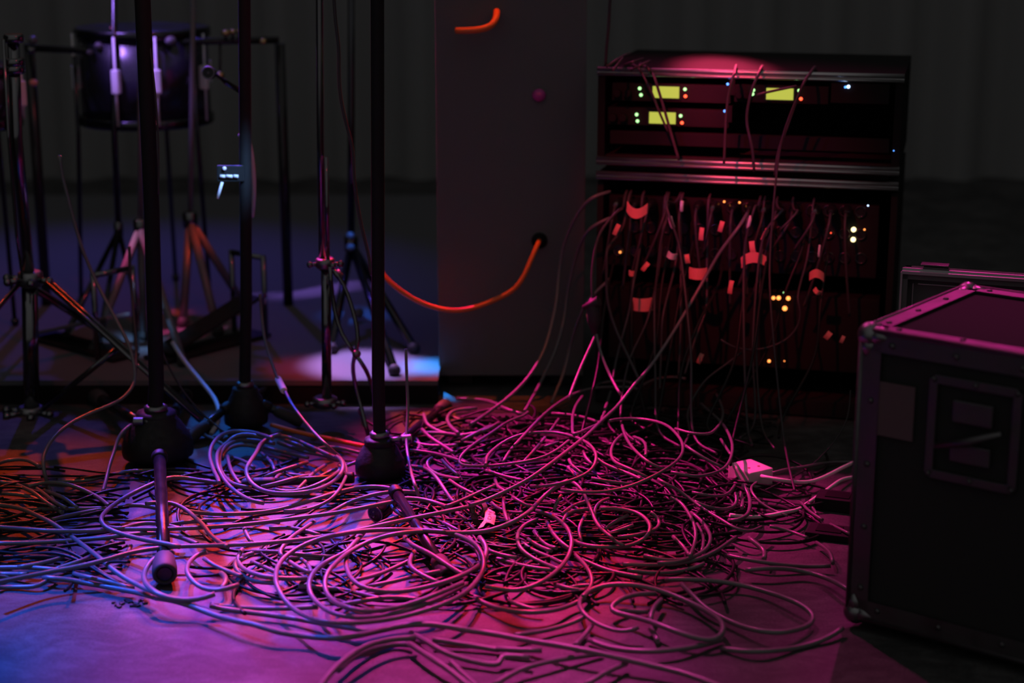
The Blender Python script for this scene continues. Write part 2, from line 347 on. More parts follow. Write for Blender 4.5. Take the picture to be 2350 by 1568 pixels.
# ---------------------------------------------------------------- flight case, front right
zt = 0.42
P0 = gp(1944, 1440, 0.0); P0 = Vector((P0.x, P0.y, 0))
top0 = Vector((P0.x, P0.y, 0))
def solve_top(x, y, h): p = gp(x, y, h); return Vector((p.x, p.y, 0))
zt = vp(1990, 755, P0.y).z
ang = math.radians(-38.0)
ud = Vector((math.cos(ang), math.sin(ang), 0)); vd = Vector((-ud.y, ud.x, 0))
CW, CD = 0.72, 0.33
t = thing('flight_case', 'big black flight case with aluminium edges, nearest thing at right', 'case', (P0.x, P0.y, 0))
R = Matrix(((ud.x, vd.x, 0), (ud.y, vd.y, 0), (0, 0, 1)))
def cs(u, v, z): return P0 + ud*u + vd*v + Vector((0, 0, z))
MB().box(cs(CW/2, CD/2, zt/2+0.006), (CW-0.01, CD-0.01, zt-0.018), R).build('body', 'case_board', t)
def angle_edge(p, q, n1, n2, w=0.028):
    mb = MB(); p = Vector(p); q = Vector(q); d = (q-p).normalized()
    for n, m_ in ((n1, n2), (n2, n1)):
        n = Vector(n); m_ = Vector(m_); c = (p+q)/2 + n*(w/2) - m_*0.0005
        Rm = Matrix((d, n, d.cross(n))).transposed()
        mb.box(c, ((q-p).length, w, 0.003), Rm)
    mb.tube([p, q], 0.0042, 10)
    for k in range(int((q-p).length/0.09)+1):
        for n, m_ in ((n1, n2), (n2, n1)):
            c = p + d*(0.045 + k*0.09) + Vector(n)*w*0.6 - Vector(m_)*0.002
            if (c-p).dot(d) < (q-p).length-0.02: mb.lathe([(0.0045, 0), (0.0035, 0.002), (0.001, 0.0028)], c, -Vector(m_), 10)
    return mb
Z = Vector((0, 0, 1))
for (p, q, n1, n2) in ((cs(0,0,zt), cs(CW,0,zt), vd, -Z), (cs(0,0,zt), cs(0,CD,zt), ud, -Z), (cs(0,CD,zt), cs(CW,CD,zt), -vd, -Z),
                       (cs(CW,0,zt), cs(CW,CD,zt), -ud, -Z), (cs(0,0,0.02), cs(CW,0,0.02), vd, Z), (cs(0,0,0.02), cs(0,CD,0.02), ud, Z)):
    angle_edge(p, q, n1, n2).build('edge_trim', 'alu_worn', t)
for (u, v, n1, n2) in ((0,0,ud,vd), (CW,0,-ud,vd), (0,CD,ud,-vd), (CW,CD,-ud,-vd)):
    angle_edge(cs(u,v,0.02), cs(u,v,zt), n1, n2, 0.030).build('edge_trim', 'alu_worn', t)
for (u, v) in ((0,0), (CW,0), (0,CD), (CW,CD)):
    for z, s in ((zt, -1), (0.016, 1)):
        su = 1 if u == 0 else -1; sv = 1 if v == 0 else -1
        mb = MB().ball(cs(u+su*0.008, v+sv*0.008, z+s*0.008), 0.0175, 16)
        for d_ in (ud*su, vd*sv, Z*s):
            mb.tube([cs(u+su*0.008, v+sv*0.008, z+s*0.008), cs(u+su*0.008, v+sv*0.008, z+s*0.008)+d_*0.034], [0.0165, 0.009], 12)
        mb.build('ball_corner', 'satin', t)
# recessed butterfly latch and dish on the front face
lc = cs(0.165, -0.002, zt-0.115)
Rf = R
mb = MB(); wq, hq = 0.115, 0.13
for a_, b_, sz in (((0,0,hq/2),0,(wq,0.004,0.012)), ((0,0,-hq/2),0,(wq,0.004,0.012)), ((-wq/2,0,0),0,(0.012,0.004,hq)), ((wq/2,0,0),0,(0.012,0.004,hq))):
    mb.box(lc + Rf @ Vector(a_), sz, Rf, 0.001)
for sx in (-1, 0, 1):
    for sz in (-1, 1): mb.lathe([(0.004,0),(0.003,0.002),(0.001,0.003)], lc + Rf @ Vector((sx*wq/2, -0.002, sz*hq/2)), -vd, 10)
pl = mb.build('latch_dish', 'alu_worn', t)
for dz, hz in ((0.028, 0.03), (-0.028, 0.026)): MB().box(lc + Rf @ Vector((0, -0.003, dz)), (0.055, 0.006, hz), Rf, 0.002).build('latch_plate', 'alu_worn', pl)
MB().tube([lc + Rf @ Vector((-0.045, -0.012, -0.022)), lc + Rf @ Vector((0, -0.012, -0.008)), lc + Rf @ Vector((0.045, -0.014, 0.012))], [0.004, 0.007, 0.004], 10).build('latch_handle', 'alu_worn', pl)
MB().box(cs(0.05, -0.0005, zt-0.105), (0.062, 0.001, 0.075), Rf).build('paper_patch', mat('dull_maroon_sticker', (0.12, 0.075, 0.08), 0.8), t)

# open case with a thin aluminium frame behind it
OY = 2.86
p = vp(2070, 624, OY); q = vp(2420, 656, OY-0.08)
d = (q-p); d.z = 0; L_ = d.length; d.normalize(); n_ = Vector((-d.y, d.x, 0)); zt2 = p.z
t = thing('case_lid', 'upright black case lid with a thin aluminium rim, standing behind the flight case', 'case', (p.x, p.y, 0))
R2 = Matrix(((d.x, n_.x, 0), (d.y, n_.y, 0), (0, 0, 1)))
def cs2(u, v, z): return Vector((p.x, p.y, 0)) + d*u + n_*v + Vector((0, 0, z))
DD = 0.055; th = 0.010
mb = MB()
mb.box(cs2(L_/2, DD-th/2, zt2/2), (L_, th, zt2), R2).box(cs2(L_/2, DD/2, zt2-th/2-0.002), (L_, DD, th), R2).box(cs2(th/2, DD/2, zt2/2), (th, DD, zt2), R2).box(cs2(L_-th/2, DD/2, zt2/2), (th, DD, zt2), R2).box(cs2(L_/2, DD/2, 0.012), (L_, DD, 0.02), R2)
mb.box(cs2(L_/2, 0.03, zt2/2), (L_-0.01, 0.006, zt2-0.03), R2)
mb.build('body', 'laminate', t)
mb = MB().box(cs2(L_/2, 0.0, zt2), (L_, 0.010, 0.005), R2).box(cs2(L_/2, 0.007, zt2+0.003), (L_, 0.006, 0.006), R2).box(cs2(L_/2, 0.02, zt2+0.001), (L_, 0.018, 0.003), R2)
mb.build('top_rim', 'alu', t)
MB().box(cs2(0, 0, zt2/2), (0.0032, 0.008, zt2), R2).build('side_rim', 'alu', t)
MB().box(cs2(L_/2, 0.0255, zt2-0.024), (L_-0.05, 0.003, 0.0016), R2).box(cs2(0.017, 0.0255, zt2/2-0.012), (0.0016, 0.003, zt2-0.024), R2).build('inner_lip', 'alu', t)
mb = MB().box(cs2(0.055, 0.012, zt2+0.006), (0.042, 0.014, 0.007), R2, 0.001).box(cs2(0.052, 0.016, zt2+0.0125), (0.046, 0.022, 0.003), R2, 0.001)
mb.build('catch', 'alu_worn', t)

# two flat black boxes lying beside the case
for i, (x0, y0, x1, y1, hh, lb) in enumerate(((1872, 1146, 1975, 1128, 0.022, 'flat black box lying against the left side of the flight case, upper one'), (1862, 1222, 1945, 1208, 0.012, 'thin black plate with a light edge on the floor left of the flight case'))):
    a = gp(x0, y0, hh); b = gp(x1, y1, hh)
    R_ = Matrix.Rotation(-0.35, 3, 'Z')
    t = thing('junction_box', lb, 'box', (a.x, a.y, 0))
    MB().box(((a.x+b.x)/2, (a.y+b.y)/2, hh/2), (0.07, 0.05, hh), R_, 0.002).build('body', 'black_paint', t)
    MB().box(((a.x+b.x)/2, (a.y+b.y)/2, hh+0.0005), (0.04, 0.03, 0.002), R_).build('lid', 'panel', t)

# white multi-socket block with its plug end
c0 = gp(1695, 1066, 0.035); c1 = gp(1766, 1077, 0.035)
t = thing('power_strip', 'white plastic socket block lit pink at the right end of the cable heap', 'power strip', (c0.x, c0.y, 0))
ctr = gp(1730, 1075, 0.035); Rp = Matrix.Rotation(math.radians(32), 3, 'Z')
MB().box((ctr.x, ctr.y, 0.019), (0.052, 0.042, 0.036), Rp, 0.003).build('body', 'strip', t)
e = Rp @ Vector((0.026, -0.012, 0)); 
MB().box((ctr.x-0.012, ctr.y+0.028, 0.018), (0.05, 0.03, 0.034), Rp, 0.003).build('end_cap', 'strip', t)
mb = MB()
for k in (-1, 1): mb.lathe([(0.0025, 0), (0.0025, 0.0006)], (ctr.x + k*0.009, ctr.y + k*0.005, 0.037), (0, 0, 1), 10)
mb.build('socket_hole', 'ink', t)
# ---------------------------------------------------------------- equipment rack
RA = vp(1366, 600, 3.36); RB = vp(2052, 600, 3.22)
ru = Vector((RB.x-RA.x, RB.y-RA.y, 0)); RW = ru.length; ru.normalize(); rn = Vector((ru.y, -ru.x, 0))   # rn faces the viewer
RM = Matrix(((ru.x, -rn.x, 0), (ru.y, -rn.y, 0), (0, 0, 1)))
def rk(x, y, out=0.0):
    o = Vector((RA.x, RA.y, 0)) + rn*out; d = ray(x, y); k = (o - CAM).dot(rn) / d.dot(rn); return CAM + d*k
def ruz(p): return ((p - Vector((RA.x, RA.y, 0))).dot(ru), p.z)
def rp(u, z, out=0.0): return Vector((RA.x, RA.y, 0)) + ru*u + rn*out + Vector((0, 0, z))
def rbox(mb, x0, y0, x1, y1, depth, out=0.0, bev=0.0):     # a box on the rack front covering these corners, its front face at out
    a = ruz(rk(x0, y0, out)); b = ruz(rk(x1, y1, out))
    u0, u1 = sorted((a[0], b[0])); z0, z1 = sorted((a[1], b[1]))
    mb.box(rp((u0+u1)/2, (z0+z1)/2, out - depth/2), (u1-u0, depth, z1-z0), RM, bev); return mb
ztop = ruz(rk(1700, 166))[1]; zmid1 = ruz(rk(1700, 382))[1]; zmid2 = ruz(rk(1700, 408))[1]
# upper case
t = thing('rack_case', 'upper black rack case holding the lit receivers', 'rack', rp(RW/2, zmid1), None)
D = 0.42
mb = MB()
mb.box(rp(RW/2, ztop-0.006, -D/2-0.012), (RW, D, 0.012), RM).box(rp(RW/2, zmid1+0.006, -D/2-0.012), (RW, D, 0.012), RM)
for u in (0.006, RW-0.006): mb.box(rp(u, (ztop+zmid1)/2, -D/2-0.012), (0.012, D, ztop-zmid1-0.024), RM)
mb.box(rp(RW/2, (ztop+zmid1)/2, -D), (RW-0.024, 0.01, ztop-zmid1-0.024), RM)
mb.build('shell', 'matte', t)
def rail(z, name='front_rail', u0=0.0, u1=RW, par=None):
    mb = MB(); mb.tube([rp(u0, z+0.0025, 0.0), rp(u1, z+0.0025, 0.0)], 0.0046, 16)
    mb.tube([rp(u0, z-0.0065, 0.001), rp(u1, z-0.0065, 0.001)], 0.0032, 14)
    mb.box(rp((u0+u1)/2, z-0.002, -0.006), (u1-u0, 0.008, 0.013), RM)
    return mb.build(name, 'rail', par)
rail(ztop-0.003, par=t); rail(zmid1+0.003, par=t)
for u in (0.008, RW-0.008):
    MB().box(rp(u, (ztop+zmid1)/2, -0.004), (0.014, 0.006, ztop-zmid1-0.02), RM).build('rack_ear', 'panel', t)
# lower case
t2 = thing('patch_case', 'lower black rack case full of plugged cables, standing on the floor', 'rack', rp(RW/2, 0), None)
mb = MB()
mb.box(rp(RW/2, zmid2-0.008, -D/2-0.012), (RW, D, 0.012), RM).box(rp(RW/2, 0.02, -D/2-0.012), (RW, D, 0.03), RM)
for u in (0.006, RW-0.006): mb.box(rp(u, zmid2/2, -D/2-0.012), (0.012, D, zmid2-0.04), RM)
mb.box(rp(RW/2, zmid2/2, -D), (RW-0.024, 0.01, zmid2-0.05), RM)
mb.box(rp(RW/2, (zmid1+zmid2)/2-0.001, -D/2), (RW-0.04, D-0.06, zmid1-zmid2-0.002), RM)
mb.build('shell', 'matte', t2)
rail(zmid2-0.004, par=t2)
for k in (0.12, 0.88): MB().box(rp(RW*k, 0.004, -0.05), (0.05, 0.04, 0.008), RM).build('foot', 'black_rub', t2)

def led(par, x, y, m, r=0.0022, out=0.004, name='led'):
    c = rk(x, y, out); return MB().ball(c, r, 10, (1, 0.7, 1)).build(name, m, par)
def receiver(label, x0, y0, x1, y1, lcd, greens, reds, grp=None):
    t = thing('wireless_receiver', label, 'radio receiver', rk((x0+x1)/2, y1))
    rbox(MB(), x0, y0, x1, y1, 0.2, 0.0, 0.001).build('front_panel', 'panel', t)
    if lcd:
        o = rbox(MB(), lcd[0]-5, lcd[1]-4, lcd[2]+5, lcd[3]+4, 0.003, 0.002).build('bezel', 'black_gloss', t)
        rbox(MB(), *lcd, 0.002, 0.0035).build('display', 'lcd', t)
    for x, y in greens: led(t, x, y, 'led_green', 0.0032)
    for x, y in reds: led(t, x, y, 'led_red', 0.0032)
    mb = MB()
    for k in (0.15, 0.85): mb.lathe([(0.008, 0), (0.008, 0.01), (0.006, 0.013)], rk(x0+(x1-x0)*k*0.12+8, (y0+y1)/2, 0), rn, 14)
    mb.build('knob', 'panel', t)
    return t
receiver('wireless receiver with a lit green display, top left in the upper rack', 1405, 190, 1676, 238, (1498, 198, 1558, 226), [(1468, 203), (1471, 218), (1572, 205)], [(1573, 221)])
receiver('wireless receiver with a lit green display, directly under the top left one', 1395, 246, 1672, 294, (1490, 257, 1550, 285), [(1461, 263), (1463, 278), (1562, 266)], [(1565, 282)])
t = receiver('wireless receiver with a lit green display, right of the other two', 1686, 194, 1900, 240, (1759, 202, 1820, 230), [(1729, 207), (1727, 216), (1834, 208)], [(1838, 227)])
for (x, y, lb) in ((1670, 193, 'upper one'), (1663, 255, 'lower one')):
    t = thing('antenna_module', 'narrow black module with one blue light between the displays, ' + lb, 'module', rk(x, y+20))
    rbox(MB(), x+4, y-12, x+16, y+26, 0.1, 0.002).build('body', 'panel', t); led(t, x, y, 'led_blue', 0.0024, 0.004)
t = thing('power_conditioner', 'black rack unit with a white-blue light at the right of the upper rack', 'rack unit', rk(1960, 240))
rbox(MB(), 1908, 190, 2040, 240, 0.2, 0.0, 0.001).build('front_panel', 'panel', t)
led(t, 1947, 199, 'led_white', 0.0032); led(t, 1940, 200, 'led_blue', 0.0022)
t = thing('blank_unit', 'blank black rack panel filling the lower half of the upper rack', 'panel', rk(1700, 352))
rbox(MB(), 1400, 300, 2040, 352, 0.02, -0.001, 0.001).build('front_panel', 'panel', t)
led(t, 2051, 346, 'led_blue', 0.0012)

# stage box with sockets behind the cables
t = thing('stage_box', 'black multi-socket stage box in the lower rack', 'stage box', rk(1700, 700))
a = ruz(rk(1400, 450)); b = ruz(rk(2010, 800))
rbox(MB(), 1398, 448, 2010, 640, 0.15, -0.02, 0.002).build('socket_panel', 'panel', t)
rbox(MB(), 1398, 655, 2010, 860, 0.15, -0.02, 0.002).build('amplifier_panel', 'panel', t)
for row, y in enumerate((468, 520, 575)):
    for i in range(16):
        c = rk(1420 + i*37, y + 2*i*0.6, -0.019)
        MB().lathe([(0.0115, 0), (0.0115, 0.003), (0.0085, 0.0035), (0.0085, 0.0015)], c, rn, 14).build('socket', 'black_gloss', t)
for x, y, m, r in ((1959, 527, 'led_warm', 0.0048), (1958, 550, 'led_warm', 0.0048), (1984, 527, 'led_amber', 0.0018), (1992, 472, 'led_white', 0.0015), (1775, 684, 'led_amber', 0.0036), (1787, 684, 'led_amber', 0.0042), (1809, 685, 'led_amber', 0.0042), (1801, 708, 'led_amber', 0.0048),
                   (1799, 672, 'led_green', 0.0018), (1765, 829, 'led_amber', 0.003), (1800, 829, 'led_amber', 0.0012), (1662, 463, 'led_amber', 0.002), (1697, 465, 'led_amber', 0.002), (1730, 467, 'led_amber', 0.002), (1869, 475, 'led_amber', 0.0015), (1904, 478, 'led_amber', 0.002), (1907, 535, 'led_red', 0.0012), (1423, 579, 'led_amber', 0.0022)):
    led(t, x, y, m, r, -0.012)

# ---------------------------------------------------------------- straps and tapes on the hanging cables
# x, y, half width, half height, tilt in degrees, material, name, label
TIES = [
 (1462, 476, 23, 14, -4, 'red_velcro', 'cable_strap', 'broad curved red strap hanging at the top left of the lower rack', 1),
 (1415, 527, 5, 13, -24, 'red_velcro', 'cable_strap', 'small bright orange-red strap just under the broad curved one', 0),
 (1610, 537, 5, 14, -4, 'red_velcro', 'cable_strap', 'narrow upright red strap in the middle of the plugged cables', 0),
 (1655, 520, 5, 12, -14, 'red_velcro', 'cable_strap', 'dim red strap right of the narrow upright one', 0),
 (1755, 538, 4, 14, -24, 'red_velcro', 'cable_strap', 'slanting red strap above and right of the big crescent strap', 0),
 (1730, 602, 28, 15, 6, 'red_velcro', 'cable_strap', 'big red crescent-shaped strap arching over a cable bundle', -1),
 (1727, 568, 6, 14, 10, 'red_velcro', 'cable_strap', 'short upright red strap standing on top of the crescent strap', 0),
 (1475, 698, 22, 15, 3, 'red_velcro', 'cable_strap', 'square red strap below the left cables', 0),
 (1602, 627, 20, 13, 0, 'red_velcro', 'cable_strap', 'dull wide orange strap between the square and the crescent strap', 0),
 (1677, 659, 5, 15, -8, 'red_velcro', 'cable_strap', 'dim narrow red strap low and left of the crescent strap', 0),
 (1452, 626, 8, 6, 0, 'red_velcro', 'cable_strap', 'tiny bright orange strap above the square one', 0),
 (1481, 612, 5, 11, -38, 'red_velcro', 'cable_strap', 'small slanting orange strap next to the tiny bright one', 0),
 (1577, 594, 6, 10, 10, 'red_velcro', 'cable_strap', 'small orange strap above the dull wide one', 0),
 (1874, 636, 15, 12, 0, 'red_velcro', 'cable_strap', 'dull rounded orange strap at the right of the lower rack', -1),
 (1876, 668, 8, 5, -35, 'red_velcro', 'cable_strap', 'small slanting end of strap under the dull rounded one', 0),
 (1607, 823, 5, 12, -20, 'red_velcro', 'cable_strap', 'red-orange strap on a cable low above the heap', 0),
 (1900, 770, 6, 9, -35, 'red_velcro', 'cable_strap', 'dim orange strap low right, left one of two', 0),
 (1933, 779, 4, 8, -22, 'red_velcro', 'cable_strap', 'dim red strap low right, right one of two', 0),
 (1352, 727, 5, 7, 20, 'red_velcro', 'cable_strap', 'tiny red strap end beside the dark cable joint', 0),
 (1565, 473, 4, 11, -2, 'white_tape', 'cable_marker', 'pale marker sleeve at the top of the plugged cables', 0),
 (1541, 510, 5, 13, 18, 'white_tape', 'cable_marker', 'pale marker sleeve slanting left of centre', 0),
 (1720, 510, 4, 14, -12, 'white_tape', 'cable_marker', 'pale marker sleeve right of centre above the crescent strap', 0),
 (1542, 586, 10, 7, -18, 'white_tape', 'cable_marker', 'pale flag-shaped marker in the middle left of the cables', 0),
 (1880, 576, 2.5, 13, -3, 'white_tape', 'cable_marker', 'thin blue-lit marker sleeve at the right of the lower rack', 0),
]
for (x, y, hw, hh, tilt, m_, nm, lb, curve) in TIES:
    k = 3.35/F; c = rk(x, y, 0.085); a = math.radians(tilt); n = 12
    ca, sa = math.cos(a), math.sin(a); pts = []; wd = []
    wide = hw > hh
    for i in range(n+1):
        s = (i/n*2-1)
        if wide:
            u = s*hw; v = (-curve*(1-s*s)*hh*0.9) if curve else 0
            o = 0.010*(1-s*s)
            width = 2*hh*(0.8 if curve else 1)
            wdir = (0, 1)
        else:
            u = 0; v = s*hh; o = 0.003*(1-s*s); width = 2*hw; wdir = (1, 0)
        U = u*ca - v*sa; V_ = u*sa + v*ca
        pts.append(c + ru*(U*k) + Vector((0, 0, V_*k)) + rn*o)
        Wd = ru*(wdir[0]*ca - wdir[1]*sa) + Vector((0,0,1))*(wdir[0]*sa + wdir[1]*ca); wd.append(Wd)
    if not wide and nm == 'cable_marker':
        mb = MB().tube(pts, hw*k, 12)
    else: mb = MB().ribbon(pts, wd, width*k, 0.0018)
    tag(mb.build(nm, m_), lb, 'strap' if nm == 'cable_strap' else 'marker')
# ---------------------------------------------------------------- big black tripod stands
def hub_stand(label, base, polepts, r_pole, hub_r0, hub_r1, hub_h, hub_z, legs, screw=None):
    bx, by = base
    t = thing('tripod_stand', label, 'stand', (bx, by, 0))
    P = [Vector(p) for p in polepts]
    MB().tube(P, r_pole, 20).build('pole', 'black_paint', t)
    mb = MB().lathe([(hub_r1*0.72, hub_z), (hub_r1*0.98, hub_z+0.008), (hub_r1, hub_z+0.02), (hub_r1*0.93, hub_z+0.05), ((hub_r0+hub_r1)/2*0.98, hub_z+hub_h*0.6), (hub_r0*1.04, hub_z+hub_h*0.92), (hub_r0, hub_z+hub_h), (r_pole*1.1, hub_z+hub_h+0.003)], (bx, by, 0), (0,0,1), 28)
    hb = mb.build('hub', 'cast', t)
    MB().lathe([(r_pole*1.5, hub_z+hub_h), (r_pole*1.55, hub_z+hub_h+0.010), (r_pole*1.15, hub_z+hub_h+0.013)], (bx, by, 0), (0,0,1), 24).build('collar', 'satin', t)
    for lg in legs:
        p, q, rl = Vector(lg[0]), Vector(lg[1]), lg[2]; d = (q-p).normalized()
        l = MB().tube([p, p.lerp(q, 0.5), q], rl, 20).build('leg', 'black_gloss', t)
        MB().lathe([(rl*1.25, 0), (rl*1.35, 0.004), (rl*1.35, 0.016), (rl*1.1, 0.02)], p, d, 20).build('leg_sleeve', 'cast', l)
        if lg[3]:
            re = lg[3]
            MB().lathe([(rl*1.05, -0.055), (re*0.9, -0.048), (re, -0.02), (re, -0.002), (re*0.9, 0.002), (re*0.72, 0.003), (re*0.70, -0.003)], q, d, 24).build('rubber_foot', 'black_rub', l)
    if screw:
        s0, s1 = Vector(screw[0]), Vector(screw[1]); d = s1-s0
        mb = MB().tube([s0, s1], 0.005, 12); 
        ring = [s1 + d.normalized()*(k*0.0016) for k in range(12)]
        mb.tube(ring, [0.0085 if k % 2 else 0.0072 for k in range(12)], 14)
        mb.build('locking_screw', 'satin', t)
    return t
# first stand: hub around x 365
b1 = gp(364, 1062, 0.0); zt1 = vp(362, 945, b1.y).z; k1 = (b1.y*math.cos(PITCH)+math.sin(PITCH))/F
tops = [Vector((b1.x, b1.y, 0.03)), Vector((b1.x-0.001, b1.y, zt1+0.01)), vp(359, 880, b1.y), vp(348, 480, b1.y), vp(327, 0, b1.y), vp(305, -420, b1.y)]
s_ = gp(366, 1046, 0.055); e_ = gp(378, 1318, 0.022)
leg2 = (Vector((b1.x+0.01, b1.y+0.03, 0.06)), Vector((b1.x-0.02, b1.y+0.42, 0.014)), 0.0105, 0.018)
leg3 = (Vector((b1.x-0.02, b1.y+0.02, 0.06)), Vector((b1.x-0.20, b1.y+0.38, 0.014)), 0.0105, 0.018)
hub_stand('thick black tripod stand left, its front leg pointing at the viewer', (b1.x, b1.y), tops, 0.0135, 0.034, 0.037, zt1-0.022, 0.022, [(s_, e_, 0.0105, 0.0185), leg2, leg3], (vp(352, 968, b1.y-0.03), vp(330, 968, b1.y-0.03)))
# second stand: hub around x 872
b2 = gp(873, 1098, 0.0); zt2_ = vp(872, 1006, b2.y).z
tops = [Vector((b2.x, b2.y, 0.03)), Vector((b2.x, b2.y, zt2_+0.01)), vp(868, 880, b2.y), vp(867, 480, b2.y), vp(866, 0, b2.y), vp(865, -420, b2.y)]
legs = [(gp(905, 1125, 0.05), gp(1028, 1322, 0.016), 0.0085, 0.0145), (gp(812, 1096, 0.03), gp(560, 1112, 0.014), 0.0075, 0.0105), (Vector((b2.x+0.02, b2.y+0.02, 0.05)), Vector((b2.x+0.1, b2.y+0.4, 0.014)), 0.0085, 0.014)]
hub_stand('black tripod stand in the centre left with a wedge-shaped hub', (b2.x, b2.y), tops, 0.0112, 0.026, 0.028, zt2_-0.022, 0.022, legs, (vp(895, 1010, b2.y-0.012), vp(922, 1008, b2.y-0.012)))
# third stand, behind, blue lit hub
b3 = gp(566, 985, 0.0); z3 = vp(566, 890, b3.y).z
tops = [Vector((b3.x, b3.y, 0.03)), Vector((b3.x, b3.y, z3+0.01)), vp(565, 700, b3.y), vp(563, 330, b3.y), vp(561, 0, b3.y), vp(559, -400, b3.y)]
hub_stand('black tripod stand behind the blue-lit hub, between the other two', (b3.x, b3.y), tops, 0.011, 0.024, 0.026, z3-0.022, 0.022,
   [(Vector((b3.x-0.03, b3.y-0.01, 0.05)), gp(430, 1010, 0.012), 0.008, 0.012), (Vector((b3.x+0.03, b3.y, 0.05)), gp(690, 968, 0.012), 0.008, 0.012), (Vector((b3.x, b3.y+0.03, 0.05)), Vector((b3.x+0.03, b3.y+0.3, 0.012)), 0.008, 0.012)])

# the two hub bodies are tapered castings: add side plates
for (b, zz, r0, r1, z0) in ((b1, zt1, 0.036, 0.064, 0.012), (b2, zt2_, 0.026, 0.044, 0.006), (b3, z3, 0.026, 0.042, 0.01)):
    par = min((o for o in COL.objects if o.name.startswith('tripod_stand')), key=lambda o: (o.location - Vector((b.x, b.y, 0))).length)
    mb = MB().lathe([(r1*0.8, z0), (r1*0.98, z0+0.005), (r1, z0+0.012), (r1*0.98, z0+0.028), (r1*0.90, z0+(zz-z0)*0.5), (r0+(r1-r0)*0.3, z0+(zz-z0)*0.75), (r0*1.03, zz-0.012), (r0*0.95, zz-0.003), (r0*0.8, zz)], (b.x, b.y, 0), (0,0,1), 32)
    for k in range(0):
        a = math.radians(90+120*k+25); d = Vector((math.cos(a), math.sin(a), 0))
        mb.tube([Vector((b.x, b.y, zz-0.03))+d*(r0*0.75), Vector((b.x, b.y, (zz+z0)/2))+d*((r0+r1)*0.45), Vector((b.x, b.y, z0+0.022))+d*(r1*0.98), Vector((b.x, b.y, z0+0.008))+d*(r1*1.05)], [0.009, 0.013, 0.018, 0.014], 12)
    mb.build('hub_skirt', 'cast', par)
# the connector lying with its round mouth to the viewer
p = gp(861, 1181, 0.018); q = gp(905, 1150, 0.024)
d = (q-p).normalized()
t = thing('cable_connector', 'round black cable connector, mouth toward the viewer, below the centre stand hub', 'connector', (p.x, p.y, 0))
MB().lathe([(0.0125, 0.0), (0.0145, 0.0005), (0.0155, 0.003), (0.0155, 0.03), (0.0125, 0.034), (0.0125, 0.055), (0.007, 0.07)], p, d, 24).build('shell', 'black_gloss', t)
mb = MB().lathe([(0.0125, 0.0), (0.0138, -0.0006), (0.0150, 0.0)], p, d, 24); mb.build('mouth_ring', 'satin', t)
mb = MB()
for k in range(3): mb.lathe([(0.0014, -0.0015), (0.0014, 0.01)], p + Vector((0.005*math.cos(k*2.1), 0, 0.005*math.sin(k*2.1))), d, 8)
mb.build('pin', 'satin', t)

# ---------------------------------------------------------------- chrome drum hardware
def tl(par, name, pts, r, m='chrome', seg=14): return MB().tube(pts, r, seg).build(name, m, par)
# hi-hat stand at the far left
hb = gp(72, 948, 0.0); Yh = hb.y
t = thing('hi_hat_stand', 'chrome double-braced drum stand at the far left edge', 'drum stand', (hb.x, hb.y, 0))
tl(t, 'lower_tube', [vp(74, 960, Yh), vp(70, 800, Yh), vp(68, 650, Yh)], 0.0155, seg=24)
tl(t, 'upper_tube', [vp(68, 655, Yh), vp(38, 320, Yh), vp(30, 80, Yh)], 0.0115, seg=20)
tl(t, 'rod', [vp(52, 640, Yh-0.02), vp(38, 540, Yh-0.02), vp(20, 320, Yh-0.02), vp(8, 90, Yh-0.02)], 0.003)
for (y, rr, h) in ((640, 0.024, 0.03), (944, 0.026, 0.022)):
    c = vp(70, y, Yh)
    cl = MB().lathe([(rr*0.8, -h/2), (rr, -h/2+0.003), (rr, h/2-0.003), (rr*0.8, h/2)], c, (0,0,1), 24).build('collar', 'satin', t)
    for a in (-2.4, -1.3, -0.5, 3.0):
        d = Vector((math.cos(a), math.sin(a), 0))
        MB().tube([c+d*rr*0.7, c+d*(rr+0.022)], 0.006, 12).ball(c+d*(rr+0.024), 0.0085, 12).build('bolt', 'chrome', cl)
apex = vp(108, 645, Yh-0.02); foot = gp(492, 990, 0.012)
lg = MB()
for s in (-0.011, 0.011): lg.tube([apex+Vector((0, s, 0)), foot+Vector((0, s, 0))], 0.0042, 10)
lg.box((apex+foot)/2, ((foot-apex).length*0.96, 0.018, 0.002), (foot-apex).to_track_quat('X', 'Z').to_matrix())
lg = lg.build('leg', 'chrome', t)
MB().lathe([(0.008, -0.03), (0.013, -0.025), (0.014, -0.004), (0.009, 0.002)], foot, (foot-apex), 16).build('rubber_foot', 'black_rub', lg)
MB().ball(vp(270, 790, Yh-0.06), 0.010, 12).build('rivet', 'chrome', lg)
for q in (gp(-260, 1000, 0.012), Vector((hb.x+0.12, hb.y+0.42, 0.012))):
    a = vp(50, 645, Yh); l2 = MB()
    for s in (-0.011, 0.011): l2.tube([a+Vector((0, s, 0)), q+Vector((0, s, 0))], 0.0042, 10)
    l2.box((a+q)/2, ((q-a).length*0.96, 0.018, 0.002), (q-a).to_track_quat('X', 'Z').to_matrix())
    l2 = l2.build('leg', 'chrome', t); MB().lathe([(0.008, -0.03), (0.013, -0.025), (0.014, -0.004), (0.009, 0.002)], q, (q-a), 16).build('rubber_foot', 'black_rub', l2)
MB().tube([vp(96, 940, Yh), vp(270, 800, Yh-0.05)], 0.0055, 10).box((vp(96,940,Yh)+vp(270,800,Yh-0.05))/2, ((vp(96,940,Yh)-vp(270,800,Yh-0.05)).length, 0.016, 0.002), (vp(96,940,Yh)-vp(270,800,Yh-0.05)).to_track_quat('X','Z').to_matrix()).build('brace', 'chrome', t)
for y in (88, 143, 160): 
    c = vp(31+(y-80)*0.03, y, Yh); MB().lathe([(0.017, -0.008), (0.019, -0.004), (0.019, 0.004), (0.017, 0.008)], c, (0,0,1), 20).build('clamp', 'chrome', t)
